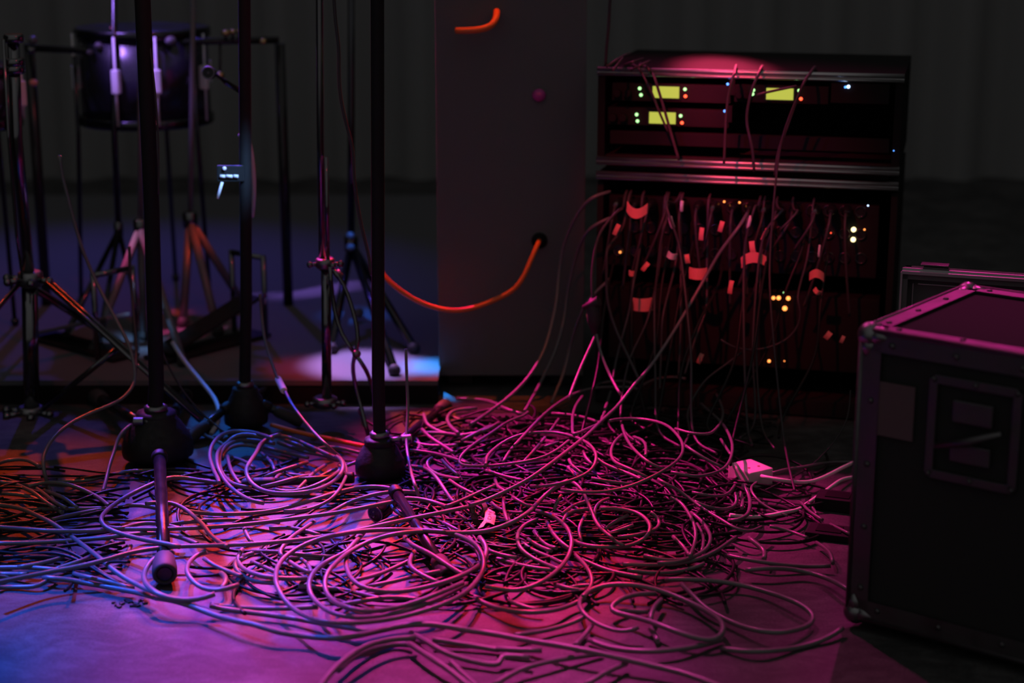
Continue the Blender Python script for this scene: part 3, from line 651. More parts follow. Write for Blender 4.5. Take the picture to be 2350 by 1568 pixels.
# straight cymbal stand at x 745
cb = gp(748, 925, 0.05); Yc = cb.y
t = thing('cymbal_stand', 'slim chrome cymbal stand with folded braced legs, left of the centre tripod', 'drum stand', (cb.x, cb.y, 0.05))
tl(t, 'lower_tube', [vp(750, 918, Yc), vp(748, 600, Yc)], 0.0095, seg=20)
tl(t, 'upper_tube', [vp(740, 620, Yc), vp(735, 320, Yc), vp(733, 0, Yc), vp(732, -200, Yc)], 0.0065, seg=16)
tl(t, 'rod', [vp(753, 600, Yc-0.01), vp(748, 360, Yc-0.01)], 0.0038)
for (y, rr) in ((604, 0.018), (922, 0.024)):
    c = vp(746, y, Yc); cl = MB().lathe([(rr*0.8, -0.01), (rr, -0.007), (rr, 0.007), (rr*0.8, 0.01)], c, (0,0,1), 24).build('collar', 'satin', t)
    for a in (-2.6, -1.0, -0.3): d = Vector((math.cos(a), math.sin(a), 0)); MB().tube([c+d*rr*0.7, c+d*(rr+0.012)], 0.004, 10).ball(c+d*(rr+0.013), 0.0065, 10).build('bolt', 'chrome', cl)
tl(t, 'leg', spline([vp(757, 612, Yc-0.03), vp(762, 680, Yc-0.03), vp(783, 770, Yc-0.04), vp(815, 812, Yc-0.05)], 0.02), 0.004)
tl(t, 'leg', spline([vp(765, 620, Yc-0.03), vp(788, 650, Yc-0.03), vp(812, 720, Yc-0.04), vp(826, 785, Yc-0.05), vp(812, 820, Yc-0.05), vp(808, 850, Yc-0.05), vp(820, 900, Yc-0.05), (gp(846, 1003, 0.006))], 0.02), 0.004)
tl(t, 'leg', spline([vp(815, 812, Yc-0.05), vp(838, 845, Yc-0.06), gp(858, 905, 0.056)], 0.02), 0.004)
MB().tube([vp(770, 622, Yc-0.02), vp(782, 637, Yc-0.02)], 0.0075, 12).build('wing_bolt', 'lug', t)
MB().ball(vp(755, 645, Yc-0.02), 0.007, 12, (0.8, 0.8, 1.3)).build('wing_bolt', 'lug', t)
MB().ball(vp(818, 812, Yc-0.05), 0.0085, 12).build('rivet', 'satin', t)

# tripod with broad chrome legs, blurred, apex near 322, 520
def boom(label, apex, feet, top, r, rt, m='dim_chrome'):
    A = Vector(apex); t = thing('boom_stand', label, 'drum stand', (A.x, A.y, 0.05))
    for q in feet:
        l = MB().tube([A, Vector(q)], r, 16).build('leg', m, t)
        MB().ball(Vector(q), r*1.5, 12).build('rubber_foot', 'black_rub', l)
    tl(t, 'pole', top, rt, m)
    MB().lathe([(r*1.3, -0.02), (r*1.8, -0.015), (r*1.8, 0.015), (r*1.3, 0.02)], A, (0,0,1), 20).build('collar', 'chrome', t)
    return t
A = vp(322, 522, 3.75)
boom('blurred drum stand with a bright pink slanting leg, left of the thick pole', A, [gp(215, 800, 0.06), gp(420, 830, 0.06), gp(330, 770, 0.06)], [A, vp(322, 300, 3.75), vp(322, -100, 3.75)], 0.0085, 0.006, 'lug')
A = vp(436, 505, 3.9)
boom('blurred drum stand with an orange-lit slanting leg, right of the thick pole', A, [gp(560, 700, 0.06), gp(420, 740, 0.06), gp(500, 760, 0.06)], [A, vp(440, 300, 3.9), vp(444, -100, 3.9)], 0.0095, 0.006, 'lug')
A = vp(272, 528, 3.95)
boom('blurred drum stand with thin purple legs behind the pink-legged one', A, [gp(150, 770, 0.06), gp(225, 800, 0.06), gp(330, 760, 0.06)], [A, vp(262, 300, 3.95), vp(262, -100, 3.95)], 0.006, 0.007)
A = vp(806, 560, 3.9)
boom('blurred drum stand with a blue-lit knob behind the centre tripod pole', A, [gp(905, 850, 0.06), gp(760, 800, 0.06), gp(950, 800, 0.06)], [A, vp(806, 300, 3.9), vp(806, -100, 3.9)], 0.009, 0.008)
MB().ball(vp(823, 718, 3.86), 0.0125, 14).build('knob', 'lug', t)
for y in (542, 568): MB().ball(vp(804, y, 3.86), 0.010, 14).build('wing_nut', 'lug', t)
# floor tom
def drum(name, label, c, r, h, ztilt, legs=True, head='drum_head'):
    t = thing(name, label, 'drum', (c.x, c.y, 0.05))
    MB().lathe([(r, -h/2), (r, h/2)], c, (0,0,1), 48).build('shell', 'drum', t)
    for s in (-1, 1):
        MB().lathe([(r*1.02, s*h/2-0.012), (r*1.045, s*h/2-0.008), (r*1.045, s*h/2+0.008), (r*1.01, s*h/2+0.012)], c, (0,0,1), 48).build('hoop', 'dim_chrome', t)
        MB().lathe([(r*0.99, s*h/2), (r*0.99, s*h/2+0.004*s)], c, (0,0,1), 48).build('head', head, t)
    for a in (-1.78, -1.32, -1.20, -0.35, 0.6, 1.5, 2.4, 3.5):
        a = a*1.0; d = Vector((math.cos(a), math.sin(a), 0)); 
        MB().box(c+d*(r+0.008), (0.018, 0.018, 0.055), Matrix.Rotation(a, 3, 'Z'), 0.004).tube([c+d*(r+0.010)+Vector((0,0,-h/2)), c+d*(r+0.010)+Vector((0,0,h/2))], 0.0028, 8).build('lug', 'glint', t)
    if legs:
        for k in range(3):
            a = 2*math.pi*k/3 - 0.6; d = Vector((math.cos(a), math.sin(a), 0)); 
            MB().tube([c+d*(r+0.01)+Vector((0,0,0.05)), c+d*(r+0.012)+Vector((0,0,-h/2-0.03)), Vector((c.x, c.y, 0.056))+d*(r+0.03)], 0.005, 10).ball(Vector((c.x, c.y, 0.06))+d*(r+0.03), 0.01, 10).build('leg', 'dim_chrome', t)
    return t
c = vp(332, 172, 4.1)
drum('floor_tom', 'dark drum with pale upright lugs behind the thick pole, top left', c, 0.15, 0.20, 0)
c = vp(-50, 220, 3.7)
drum('snare_drum', 'dark drum with chrome hoop cut by the left edge', c, 0.085, 0.11, 0, True)
# pedals on the riser
def pedal(label, x, y, rot, m='lug', s=1.0):
    g = gp(x, y, 0.05); R_ = Matrix.Rotation(rot, 3, 'Z')
    t = thing('drum_pedal', label, 'pedal', (g.x, g.y, 0.05))
    MB().box(g + R_ @ Vector((0, 0, 0.006)), (0.30*s, 0.07, 0.008), R_, 0.002).build('base_plate', 'black_paint', t)
    tl_ = Matrix.Rotation(rot, 3, 'Z') @ Matrix.Rotation(math.radians(-16), 3, 'Y')
    MB().box(g + R_ @ Vector((0, 0, 0.055)), (0.27*s, 0.06, 0.008), tl_, 0.003).build('footboard', m, t)
    mb = MB(); q = g + R_ @ Vector((0.12*s, 0, 0))
    for e in (-0.05, 0.05): mb.tube([q + R_ @ Vector((0, e, 0.006)), q + R_ @ Vector((0, e, 0.19))], 0.006, 10)
    mb.tube([q + R_ @ Vector((0, -0.05, 0.185)), q + R_ @ Vector((0, 0.05, 0.185))], 0.006, 10).build('yoke', 'chrome', t)
    return t
pedal('blurred drum pedal with violet-lit footboard behind the far left stand', 190, 800, -0.7)
pedal('blurred drum pedal near the foot of the orange-legged stand', 480, 800, 0.9, 'black_paint')

# small lit pieces of hardware behind the kit
def knob(label, x, y, Y, r, m, cat='wing nut', name='wing_nut', sq=(1,1,1)):
    c = vp(x, y, Y); return tag(MB().lathe([(r*0.5, -r*0.8), (r, -r*0.6), (r, 0), (r*0.5, r*0.15)], c, (0.1,-1,0.1), 16).build(name, m), label, cat)
# tom arm assembly carrying the row of clamps across the top of the kit
t = thing('drum_rack', 'blurred horizontal drum rack bar with clamps, top left of the frame', 'drum rack', vp(250, 900, 4.0))
tl(t, 'bar', [vp(60, 110, 4.0), vp(240, 118, 4.0), vp(420, 96, 4.0), vp(640, 92, 4.0)], 0.008, 'black_gloss')
for x in (66, 642): tl(t, 'post', [vp(x, 100, 4.02), Vector((vp(x, 100, 4.02).x, 4.02, 0.05))], 0.012, 'black_gloss')
for x, y, m_, r in ((75, 92, 'lug', 0.012), (72, 115, 'chrome', 0.012), (228, 105, 'lug', 0.012), (206, 120, 'lug', 0.008), (305, 94, 'lug', 0.008), (392, 94, 'lug', 0.014), (518, 76, 'brass', 0.010), (534, 73, 'brass', 0.008), (549, 71, 'brass', 0.006), (560, 136, 'brass', 0.008), (604, 95, 'brass', 0.009), (505, 173, 'brass', 0.011), (758, 171, 'brass', 0.010), (77, 190, 'red_velcro', 0.010), (242, 85, 'red_velcro', 0.009), (258, 64, 'red_velcro', 0.005)):
    if x > 650: continue
    MB().ball(vp(x, y, 3.97), r, 12, (1, 1, 0.8)).build('clamp', m_, t)
    if abs(y-100) > 22: MB().tube([vp(x, y, 3.98), vp(x, 100, 4.0)], 0.003, 8).build('clamp_rod', 'black_gloss', t)
# microphone clipped low in the kit: ring face
c = vp(478, 167, 3.35); t = thing('microphone', 'small round purple-lit microphone face with a centre dot, top left of centre', 'microphone', c)
ax = Vector((0.05, -1, 0.12))
MB().lathe([(0.006, -0.05), (0.0115, -0.04), (0.0125, -0.004), (0.0118, 0.001), (0.0100, 0.0015)], c, ax, 24).build('body', 'black_gloss', t)
MB().lathe([(0.0100, 0.0005), (0.0102, 0.002), (0.0118, 0.002), (0.0125, 0)], c, ax, 24).build('rim', 'satin', t)
MB().lathe([(0.0098, 0.0004), (0.002, 0.0012), (0.0018, 0.0024)], c, ax, 24).build('grille', 'lug', t)
MB().tube([c + Vector((0, 0.045, -0.002)), vp(520, 190, 3.45), vp(561, 215, b3.y+0.01)], 0.005, 10).build('arm', 'black_paint', t)
# bright bracket on the third stand
t = thing('stand_bracket', 'brilliant blue-white bracket and rod beside the third pole, upper left', 'bracket', vp(545, 404, b3.y))
for x0, x1 in ((505, 517), (519, 534), (536, 547)): MB().tube([vp(x0, 404, b3.y-0.02), vp(x1, 405, b3.y-0.02)], 0.0030, 12).build('pin', 'glint', t)
MB().tube([vp(499, 456, b3.y-0.02), vp(510, 418, b3.y-0.02)], 0.0028, 12).build('rod', 'glint', t)
MB().ball(vp(515, 387, b3.y-0.02), 0.004, 10).build('screw', 'glint', t)
MB().box(vp(530, 398, b3.y-0.012), (0.05, 0.008, 0.03), None, 0.002).build('plate', 'black_paint', t)
MB().tube([vp(545, 402, b3.y-0.012), vp(564, 402, b3.y)], 0.005, 10).build('clamp_arm', 'black_paint', t)
# ---------------------------------------------------------------- cables
CROPS = {'W': (0, 0, 1.0), 'A': (0, 850, 3.917), 'B': (0, 1150, 3.752), 'C': (450, 850, 3.917), 'D': (500, 1150, 3.615), 'E': (950, 850, 3.917), 'F': (1050, 1150, 3.615),
         'G': (1450, 850, 3.917), 'H': (1550, 1150, 3.615), 'I': (850, 450, 2.613), 'J': (1200, 430, 2.611), 'K': (1200, 50, 2.611), 'N': (0, 450, 2.852), 'M': (0, 0, 3.137), 'O': (400, 0, 3.137), 'Q': (400, 450, 2.852)}
def hump(X, Y):
    c = gp(1330, 1090); a = gp(1560, 1060); e = gp(1010, 990)
    return (0.050*math.exp(-((X-c.x)/0.22)**2 - ((Y-c.y)/0.30)**2) + 0.030*math.exp(-((X-a.x)/0.15)**2 - ((Y-a.y)/0.25)**2)
            + 0.018*math.exp(-((X-e.x)/0.15)**2 - ((Y-e.y)/0.12)**2))
crnd = random.Random(3)
def cable(label, crop, pts, off=0.012, r=0.0037, m='rubber', cat='cable', name='cable', group=None, wav=0.004, step=0.010, ext=''):
    r *= 0.95 if crop in 'ABCDWN' else (0.88 if crop in 'FH' else 0.8)
    if crop in 'JK' and m == 'rubber': m = 'rubber_dim'
    P = []; ph = crnd.uniform(0, 6); ox, oy, s = CROPS[crop]
    for i, q in enumerate(pts):
        if q[0] == '^': P.append(gp(*q[1:])); continue
        c = CROPS[q[0]] if isinstance(q[0], str) else (ox, oy, s)
        if isinstance(q[0], str): q = q[1:]
        x = c[0] + q[0]/c[2]; y = c[1] + q[1]/c[2]
        if len(q) == 3: P.append(vp(x, y, q[2]))
        else:
            g = gp(x, y, 0.03); h = off*1.25 + hump(g.x, g.y) + wav*math.sin(ph + i*1.3)
            P.append(gp(x, y, max(h, r+0.0005)))
    if 't' in ext: u_, z_ = ruz(P[0]); u_ += crnd.uniform(-0.02, 0.02); P = [rp(u_, zmid2-0.035, -0.005), rp(u_, zmid2-0.04, 0.02), rp(u_*0.7+ruz(P[0])[0]*0.3, (zmid2-0.06+z_)/2, 0.04)] + P
    if 'b' in ext: e_ = P[-1] + (P[-1]-P[-2]).normalized()*0.05; f_ = Vector((e_.x*1.0, 3.08 - crnd.uniform(0, 0.1), 0.05)); P += [e_.lerp(f_, 0.5), f_, f_ + Vector((crnd.uniform(-0.05, 0.05), -0.08, -0.005))]
    S = spline(P, step)
    o = MB().tube(S, r, 10).build(name, m)
    return tag(o, label, cat, group)
BT = 'black cable '
# long runs across the front left
cable(BT+'running from the left edge in one long sweep to the velcro tie', 'W', [(-30,1342),(0,1336),(64,1323),(128,1310),(187,1299),(240,1286),(293,1270),(373,1257),(453,1253),(560,1250),(640,1244),(720,1235),(800,1222),(880,1204),(960,1187),(1020,1175),(1075,1163)], 0.030)
cable(BT+'stretched straight from the velcro tie up to the plugs of the lower rack', 'W', [(1078,1160),(1106,1152),(1162,1127),(1205,1105),(1256,1070),(1307,1031),(1348,998),(1379,968),(1422,927,3.02),(1460,878,3.06),(1486,850,3.09),(1545,763,3.15),(1621,633,3.2),(1652,579,3.2),(1698,518,3.2),(1715,490,3.22)], 0.045, 0.0034)
cable(BT+'turning in a hairpin around the left tripod leg', 'A', [(1975,1012),(1960,1010),(1800,990),(1600,960),(1500,970),(1350,1030),(1200,1100),(1050,1190),(950,1270),(905,1340),(930,1400),(1000,1440),(1150,1490),(1350,1535),(1500,1563),(1620,1590)], 0.030, 0.0039)
cable(BT+'falling diagonally from the left edge to the left tripod foot', 'B', [(-60,30),(0,35),(160,60),(330,130),(450,190),(550,260),(660,340),(780,430),(880,510),(950,575),(1100,680),(1230,745),(1330,790)], 0.024, 0.0039)
cable(BT+'crossing the left tripod leg and ending under the centre stand', 'B', [(-30,220),(0,225),(200,240),(440,258),(600,262),(870,258),(980,245),(1200,243),(1500,240),(1800,225),('C',450,1385),('C',900,1330),('C',1300,1275),('C',1750,1185),('C',1830,1170)], 0.026)
cable(BT+'arching gently over the left tripod leg, second from the bottom', 'B', [(-30,367),(0,365),(300,360),(580,345),(750,330),(900,318),(1130,290),(1300,275),(1450,290),(1600,330),(1700,372)], 0.021)
cable(BT+'forming a short arch on the left tripod leg', 'B', [(930,225),(1050,240),(1100,220),(1200,195),(1300,190),(1400,200),(1490,225),(1560,240)], 0.024)
cable(BT+'lying flat and red-lit from the far left to the hairpin', 'A', [(210,1250),(500,1250),(800,1245),(970,1240),(1040,1236)], 0.010)
cable(BT+'orange-lit, joining the flat one at the hairpin', 'A', [(460,1347),(600,1310),(800,1270),(970,1243),(1080,1226),(1200,1210),(1350,1225),(1530,1275)], 0.014)
cable(BT+'with a corrugated sheen arching over the tripod leg to the right', 'A', [(1310,1200),(1430,1185),(1550,1195),(1680,1260),(1760,1330),(1840,1405),(1890,1480),(2000,1565),(2050,1590)], 0.032)
cable(BT+'sweeping right below the blue-lit coil to the centre stand hub', 'W', [(424,1172),(472,1179),(536,1180),(565,1179),(629,1172),(680,1159),(731,1144),(782,1128),(833,1118),(871,1117),(915,1126)], 0.024)
cable(BT+'ending at the right side of the centre stand hub', 'C', [(1150,1300),(1200,1285),(1350,1200),(1550,1130),(1750,1092),(1900,1090),(1990,1100)], 0.022)
cable(BT+'passing under the sweeping ones left of centre', 'W', [(380,1206),(391,1204),(434,1198),(510,1194),(527,1193),(613,1197),(640,1199)], 0.012)
# far left tangle
cable(BT+'uppermost of three fanning from the left edge', 'A', [(-30,1003),(0,1005),(120,1020),(220,1060),(320,1110),(400,1180),(500,1243)], 0.02)
cable(BT+'middle one of three fanning from the left edge', 'A', [(60,1005),(250,1030),(380,1100),(480,1180),(600,1243)], 0.016)
cable(BT+'lowest of three fanning from the left edge', 'A', [(20,1108),(200,1120),(350,1170),(480,1240),(560,1280)], 0.012)
cable(BT+'bright pink arch at the far left behind the fanning ones', 'A', [(250,1048),(350,1015),(430,1010),(560,1015),(680,1045),(780,1090),(880,1142),(980,1220)], 0.022)
cable(BT+'short and curved at the far left under the pink arch', 'A', [(400,1080),(460,1105),(560,1140),(640,1195),(700,1243)], 0.016)
cable(BT+'looping in shadow at the left edge', 'A', [(-40,850),(60,810),(180,800),(280,820),(355,865)], 0.03)
cable(BT+'red-lit flat run at the left edge below the fan', 'B', [(-40,218),(0,222),(120,235),(300,250),(450,262)], 0.010)
cable(BT+'lowest long one leaving the left edge under the crossing diagonal', 'B', [(-30,576),(0,575),(250,572),(480,592),(560,600)], 0.014)
cable(BT+'rising from the lowest left run toward the pink floor', 'B', [(150,572),(350,540),(530,490),(640,450)], 0.016)
cable(BT+'short blue-purple piece beside the diagonal, left', 'B', [(470,592),(560,560),(660,530),(700,515),(780,480)], 0.018)
cable(BT+'double run at the left edge, upper one', 'B', [(-30,630),(0,630),(120,632),(240,630)], 0.010)
cable(BT+'double run at the left edge, lower one', 'B', [(-30,655),(0,655),(90,660),(185,668)], 0.007)
cable(BT+'nearest the bare floor at the left, running down to the left tripod foot', 'B', [(380,655),(420,665),(560,675),(700,700),(950,745),(1230,800),(1340,835)], 0.010, 0.0042)
cable(BT+'just above the nearest one at the left', 'B', [(640,625),(660,635),(800,665),(950,700),(1150,755)], 0.012)
cable(BT+'lying along the edge of the shadow at the left', 'B', [(-30,745),(0,748),(150,740),(350,735),(420,665),(480,655)], 0.006)
# hanging ones at the left
cable(BT+'hanging from the drum kit and curling back left, glowing red to orange', 'M', [(430,1120,3.2),(440,1225,3.2),(480,1390,3.2),('N',480,150,3.2),('N',540,350,3.2),('N',620,540,3.2),('N',700,700,3.18),('N',780,850,3.15),('N',850,990,3.12),('N',880,1120,3.1),('N',885,1200,3.08),('N',850,1280,3.05),('A',1080,270,3.03),('A',950,330,3.0),('A',800,390,2.98),('A',680,450,2.96),('A',560,530,2.92),('A',470,620,2.88),('A',410,720,2.85),('A',385,820,2.82),('A',400,930,2.80),('A',440,1050),('A',480,1170),('A',520,1230)], 0.012, 0.0040)
cable(BT+'thin and dull red, falling beside the curling one left of the thick pole', 'N', [(846,330,3.25),(850,470,3.25),(862,620,3.25),(875,780,3.22),(888,920,3.2),(893,1020,3.18),(890,1110,3.15),(880,1200,3.12)], 0.01, 0.0030, m='rubber_shaded')
cable(BT+'thin and red, running down the thick pole at the top left', 'M', [(1075,300,2.99),(1085,380,2.985),(1105,550,2.98),(1125,760,2.98),(1138,980,2.98),(1142,1200,2.98),(1140,1400,2.98)], 0.01, 0.0020, 'rubber_shaded')
cable(BT+'short and glowing orange, dropping to the floor left of the thick hub', 'A', [(1180,490,2.98),(1140,520,2.97),(1070,590,2.95),(1030,720,2.92),(985,850,2.88),(960,960,2.85),(925,1090)], 0.012, 0.0036)
cable(BT+'thin, descending steeply right of the thick pole', 'N', [(1058,1010,3.1),(1100,1110,3.1),(1200,1280,3.1),(1330,1430,3.1),(1450,1530,3.08),(1500,1565,3.06)], 0.01, 0.0020, 'rubber_shaded')
cable('pale cable glowing blue, dropping behind the left tripod hub', 'N', [(1130,960,3.4),(1160,1010,3.38),(1230,1110,3.35),(1330,1230,3.3),(1400,1320,3.25),(1432,1400,3.2),(1432,1460,3.17),(1410,1510,3.14),(1380,1560,3.12)], 0.01, 0.0048, 'blue_cable')
cable('pale curved cable arching out of the dark at the top, lilac and blue', 'O', [(470,985,3.3),(485,962,3.3),(510,965,3.3),(535,1010,3.3),(555,1090,3.3),(568,1200,3.3),(575,1330,3.3),(572,1450,3.31),(560,1560,3.33)], 0.01, 0.0052, 'blue_cable')
cable(BT+'dark red, hanging in a long slack line left of the centre pole', 'O', [(1145,-60,3.05),(1150,0,3.05),(1160,150,3.05),(1185,350,3.05),(1185,550,3.05),(1200,720,3.05),(1240,900,3.05),(1280,1050,3.05),(1295,1300,3.05),(1335,1568,3.05),('Q',1240,260,3.05),('Q',1275,400,3.05),('Q',1290,520,3.04)], 0.01, 0.0036, m='rubber_shaded')
cable(BT+'hanging right of the centre pole down to the floor', 'Q', [(1515,1000,2.96),(1522,1200,2.95),(1530,1400,2.93),('C',1890,560,2.9),('C',1895,700,2.87),('C',1930,900,2.8),('C',1970,1040,2.72),('C',2010,1160)], 0.014, 0.0035)
cable(BT+'orange-lit, lying straight across the floor behind the centre hub', 'C', [(680,492),(800,525),(930,560),(1060,590),(1200,615),(1350,650),(1520,685)], 0.012, 0.0044, 'orange_lit')
# cable with white marker
MK = cable(BT+'wearing a white sleeve, dropping into the blue-lit coil and closing its right side', 'Q', [(560,640,3.25),(570,760,3.25),(590,930,3.2),(630,1070,3.15),(670,1180,3.12),(700,1230,3.1),('C',820,230,3.06),('C',870,320,3.02),('C',950,430,2.98),('C',1060,560,2.93),('C',1180,680,2.88),('C',1280,770),('C',1340,850),('C',1352,930),('C',1320,1015),('C',1270,1095),('C',1200,1170),('C',1100,1220),('C',950,1262),('C',790,1265)], 0.028, 0.0036)
a = vp(637, 868, 3.125); b = vp(652, 898, 3.075)
MB().tube([a, a.lerp(b, .08), a.lerp(b, .92), b], [0.0055, 0.0066, 0.0066, 0.0055], 14).build('marker_sleeve', 'white_tape', MK, a)
# the blue-lit coil
cable(BT+'outermost ring of the blue-lit coil', 'C', [(208,1015),(200,985),(150,880),(122,770),(135,690),(180,620),(260,565),(380,545),(500,557),(620,590),(690,612)], 0.034, 0.0038)
cable(BT+'second ring of the blue-lit coil, running out low to the right', 'C', [(640,625),(560,592),(420,572),(330,600),(280,655),(215,705),(187,780),(200,880),(250,980),(330,1070),(450,1150),(530,1180),(610,1195)], 0.028, 0.0038)
cable(BT+'third ring of the blue-lit coil', 'C', [(700,660),(560,635),(430,625),(330,645),(260,690),(215,760),(212,860),(250,950),(340,1025),(420,1048),(495,1056)], 0.022, 0.0038)
cable(BT+'innermost small ring of the blue-lit coil', 'C', [(560,690),(480,675),(400,672),(300,697),(250,745),(235,800)], 0.018, 0.0036)
cable(BT+'rose-coloured inner loop of the blue-lit coil', 'C', [(760,575),(690,590),(600,640),(540,740),(480,830),(450,900),(470,980),(540,1050),(650,1095),(800,1110),(1000,1095),(1150,1050),(1260,980),(1320,900),(1315,820),(1260,775)], 0.034, 0.0038)
cable(BT+'doubling the lower right rim of the blue-lit coil', 'C', [(710,1072),(800,1098),(950,1078),(1100,1025),(1230,950),(1300,885),(1285,855)], 0.026, 0.0034)
cable(BT+'upper one of three strands slanting across the top of the blue-lit coil', 'C', [(720,582),(850,608),(1000,672),(1150,740),(1290,800)], 0.028, 0.0036)
cable(BT+'middle one of three strands slanting across the top of the blue-lit coil', 'C', [(800,630),(950,680),(1080,735),(1200,775),(1290,795)], 0.022, 0.0036)
cable(BT+'lower one of three strands slanting across the top of the blue-lit coil', 'C', [(735,648),(850,690),(1000,738),(1150,768),(1280,812)], 0.016, 0.0036)
cable(BT+'with a blue tip inside the top of the blue-lit coil', 'C', [(610,692),(700,715),(820,745),(940,772),(1010,788)], 0.012, 0.0034)
cable(BT+'upright piece inside the left of the blue-lit coil', 'C', [(282,772),(298,850),(340,950),(400,1032)], 0.018, 0.0036)
cable(BT+'short bright slanting piece in the upper left of the blue-lit coil', 'C', [(315,785),(380,800),(460,835),(520,880)], 0.010, 0.0034)
cable(BT+'rising across the middle of the blue-lit coil', 'C', [(610,965),(720,915),(850,875),(1000,825)], 0.014, 0.0036)
cable(BT+'lying across the lower middle of the blue-lit coil', 'C', [(585,1050),(700,1025),(850,980),(960,955),(1050,940)], 0.020, 0.0036)
cable(BT+'steep piece in the right half of the blue-lit coil', 'C', [(900,1085),(980,1005),(1060,920),(1160,855)], 0.016, 0.0036)
cable(BT+'curved piece at the right inside the blue-lit coil', 'C', [(1010,1050),(1070,985),(1170,925),(1270,885)], 0.012, 0.0034)
cable(BT+'small bend in the centre of the blue-lit coil', 'C', [(700,1020),(720,960),(780,930),(860,940),(1000,950)], 0.012, 0.0032)
cable(BT+'short hooked piece at the centre top of the blue-lit coil', 'C', [(575,735),(640,790),(690,850),(705,910)], 0.012, 0.0032)
cable(BT+'low red-lit piece behind the blue-lit coil toward the centre hub', 'C', [(1000,740),(1150,690),(1300,700),(1400,725),(1500,750)], 0.012, 0.0034)
cable(BT+'linking the blue-lit coil to the centre hub', 'C', [(1330,870),(1380,850),(1460,815)], 0.012, 0.0034)
cable(BT+'leaving the blue-lit coil at the upper left toward the thick hub', 'A', [(1600,500),(1720,540),(1850,590),(1960,640),(2050,700)], 0.012, 0.0034)
cable(BT+'running behind the thick leg to the blue-lit coil', 'A', [(520,1000),(800,990),(1100,915),(1400,900),(1600,915),(1800,955),(2000,975)], 0.008, 0.0034)
# big front centre coil
cable(BT+'spiralling two and a half turns as the big front coil', 'D', [('E',1390,990),('E',1320,1020),('E',1240,1075),('E',1150,1150),('E',1050,1260),('E',950,1330),('E',850,1382),('E',700,1438),('E',500,1460),('E',250,1458),(1900,258),(1700,244),(1450,237),(1250,245),(1050,270),(850,312),(680,380),(560,460),(500,540),(480,620),(490,710),(530,790),(620,890),(740,960),(900,1003),(1100,1015),(1300,1000),(1500,968),(1700,915),(1900,845),(2050,760),(2150,660),(2205,560),(2210,475),(2165,390),(2080,325),(1950,275),(1800,252),(1650,254),(1480,272),(1350,302),(1200,362),(1080,430),(980,515),(910,595),(880,680),(900,760),(960,830),(1060,880),(1200,915),(1350,908),(1500,880),(1650,838),(1800,780),(1900,738),(2030,680)], 0.030, 0.0038, wav=0.006)
cable(BT+'middle ring of the big front coil, bright along its lower rim', 'D', [(1220,250),(1170,310),(1110,370),(1075,420),(1000,455),(900,505),(820,565),(770,635),(750,700),(770,780),(830,850),(930,920),(1050,958),(1200,972),(1350,957),(1500,928),(1650,882),(1800,825),(1950,750),(2060,690)], 0.022, 0.0038)
cable(BT+'violet inner ring of the big front coil', 'D', [(1075,430),(1062,510),(1080,590),(1130,670),(1230,730),(1400,757),(1600,742),(1800,697),(1950,650),(2080,590),(2170,530),(2225,450),(2230,370),(2170,300)], 0.024, 0.0038)
cable(BT+'slanting through the violet ring, upper one', 'D', [(1130,660),(1300,620),(1450,560),(1580,500),(1640,470)], 0.014, 0.0034)
cable(BT+'slanting through the violet ring, lower one', 'D', [(1240,710),(1450,670),(1640,622)], 0.010, 0.0034)
cable(BT+'hooked piece inside the right of the big front coil', 'D', [(1630,420),(1592,490),(1610,560),(1700,620),(1840,682)], 0.020, 0.0036)
cable(BT+'long diagonal inside the right of the big front coil', 'D', [(1550,300),(1620,370),(1750,430),(1900,530),(2040,615)], 0.026, 0.0036)
cable(BT+'sharp pointed bend beside the centre stand foot', 'D', [(1700,610),(1800,590),(1895,575),(1870,545),(1830,520)], 0.016, 0.0034)
cable(BT+'dropping from the long runs into the left of the big front coil', 'D', [(800,170),(700,240),(600,310),(540,380),(507,430),(540,470),(620,520),(700,570),(775,600)], 0.020, 0.0036)
cable(BT+'outer ring of the small coil left of the big one', 'D', [(205,400),(165,460),(180,530),(260,590),(400,630),(500,642),(740,645)], 0.022, 0.0038)
cable(BT+'inner ring of the small coil left of the big one', 'D', [(150,500),(138,540),(160,580),(220,632),(330,672),(480,680)], 0.016, 0.0038)
cable(BT+'little arch at the top of the small coil', 'D', [(190,490),(205,465),(245,442),(300,435)], 0.018, 0.0034)
cable(BT+'pale straight piece through the small coil', 'D', [(280,505),(400,555),(560,627)], 0.012, 0.0034)
cable(BT+'long flat one between the small and the big coil', 'D', [(290,420),(450,420),(600,435),(750,450),(960,465)], 0.012, 0.0034)
cable(BT+'second flat one between the small and the big coil', 'D', [(500,480),(650,470),(780,475),(920,485)], 0.008, 0.0034)
cable(BT+'corrugated-looking piece above the big coil', 'D', [(430,228),(520,220),(600,224),(700,240),(850,285)], 0.014, 0.0036)
cable(BT+'short upright piece left above the small coil', 'D', [(215,215),(235,270),(260,320),(285,350)], 0.014, 0.0036)
cable(BT+'bending down behind the left rim of the big coil', 'D', [(650,458),(730,510),(765,560),(775,600)], 0.012, 0.0034)
cable(BT+'running low behind the big front coil from its left rim', 'D', [(640,740),(760,745),(670,705),(850,718),(1050,740),(1200,775),(1350,812)][2:], 0.010, 0.0036)
cable(BT+'flat arch across the lower middle of the big front coil', 'D', [(1000,862),(1120,845),(1250,820),(1400,800),(1550,803),(1680,820)], 0.010, 0.0036)
cable(BT+'small ring in front of the left tripod foot', 'B', [(1490,448),(1430,445),(1370,468),(1300,520),(1250,600),(1242,680),(1290,750),(1380,812),(1500,850),(1640,856),(1770,832),(1850,800)], 0.024, 0.0042)
cable(BT+'small open ring right of the left tripod foot', 'B', [(1775,432),(1700,462),(1640,515),(1608,580),(1620,640),(1670,705),(1750,755),(1850,772),(1950,757),(2050,722)], 0.022, 0.0038)
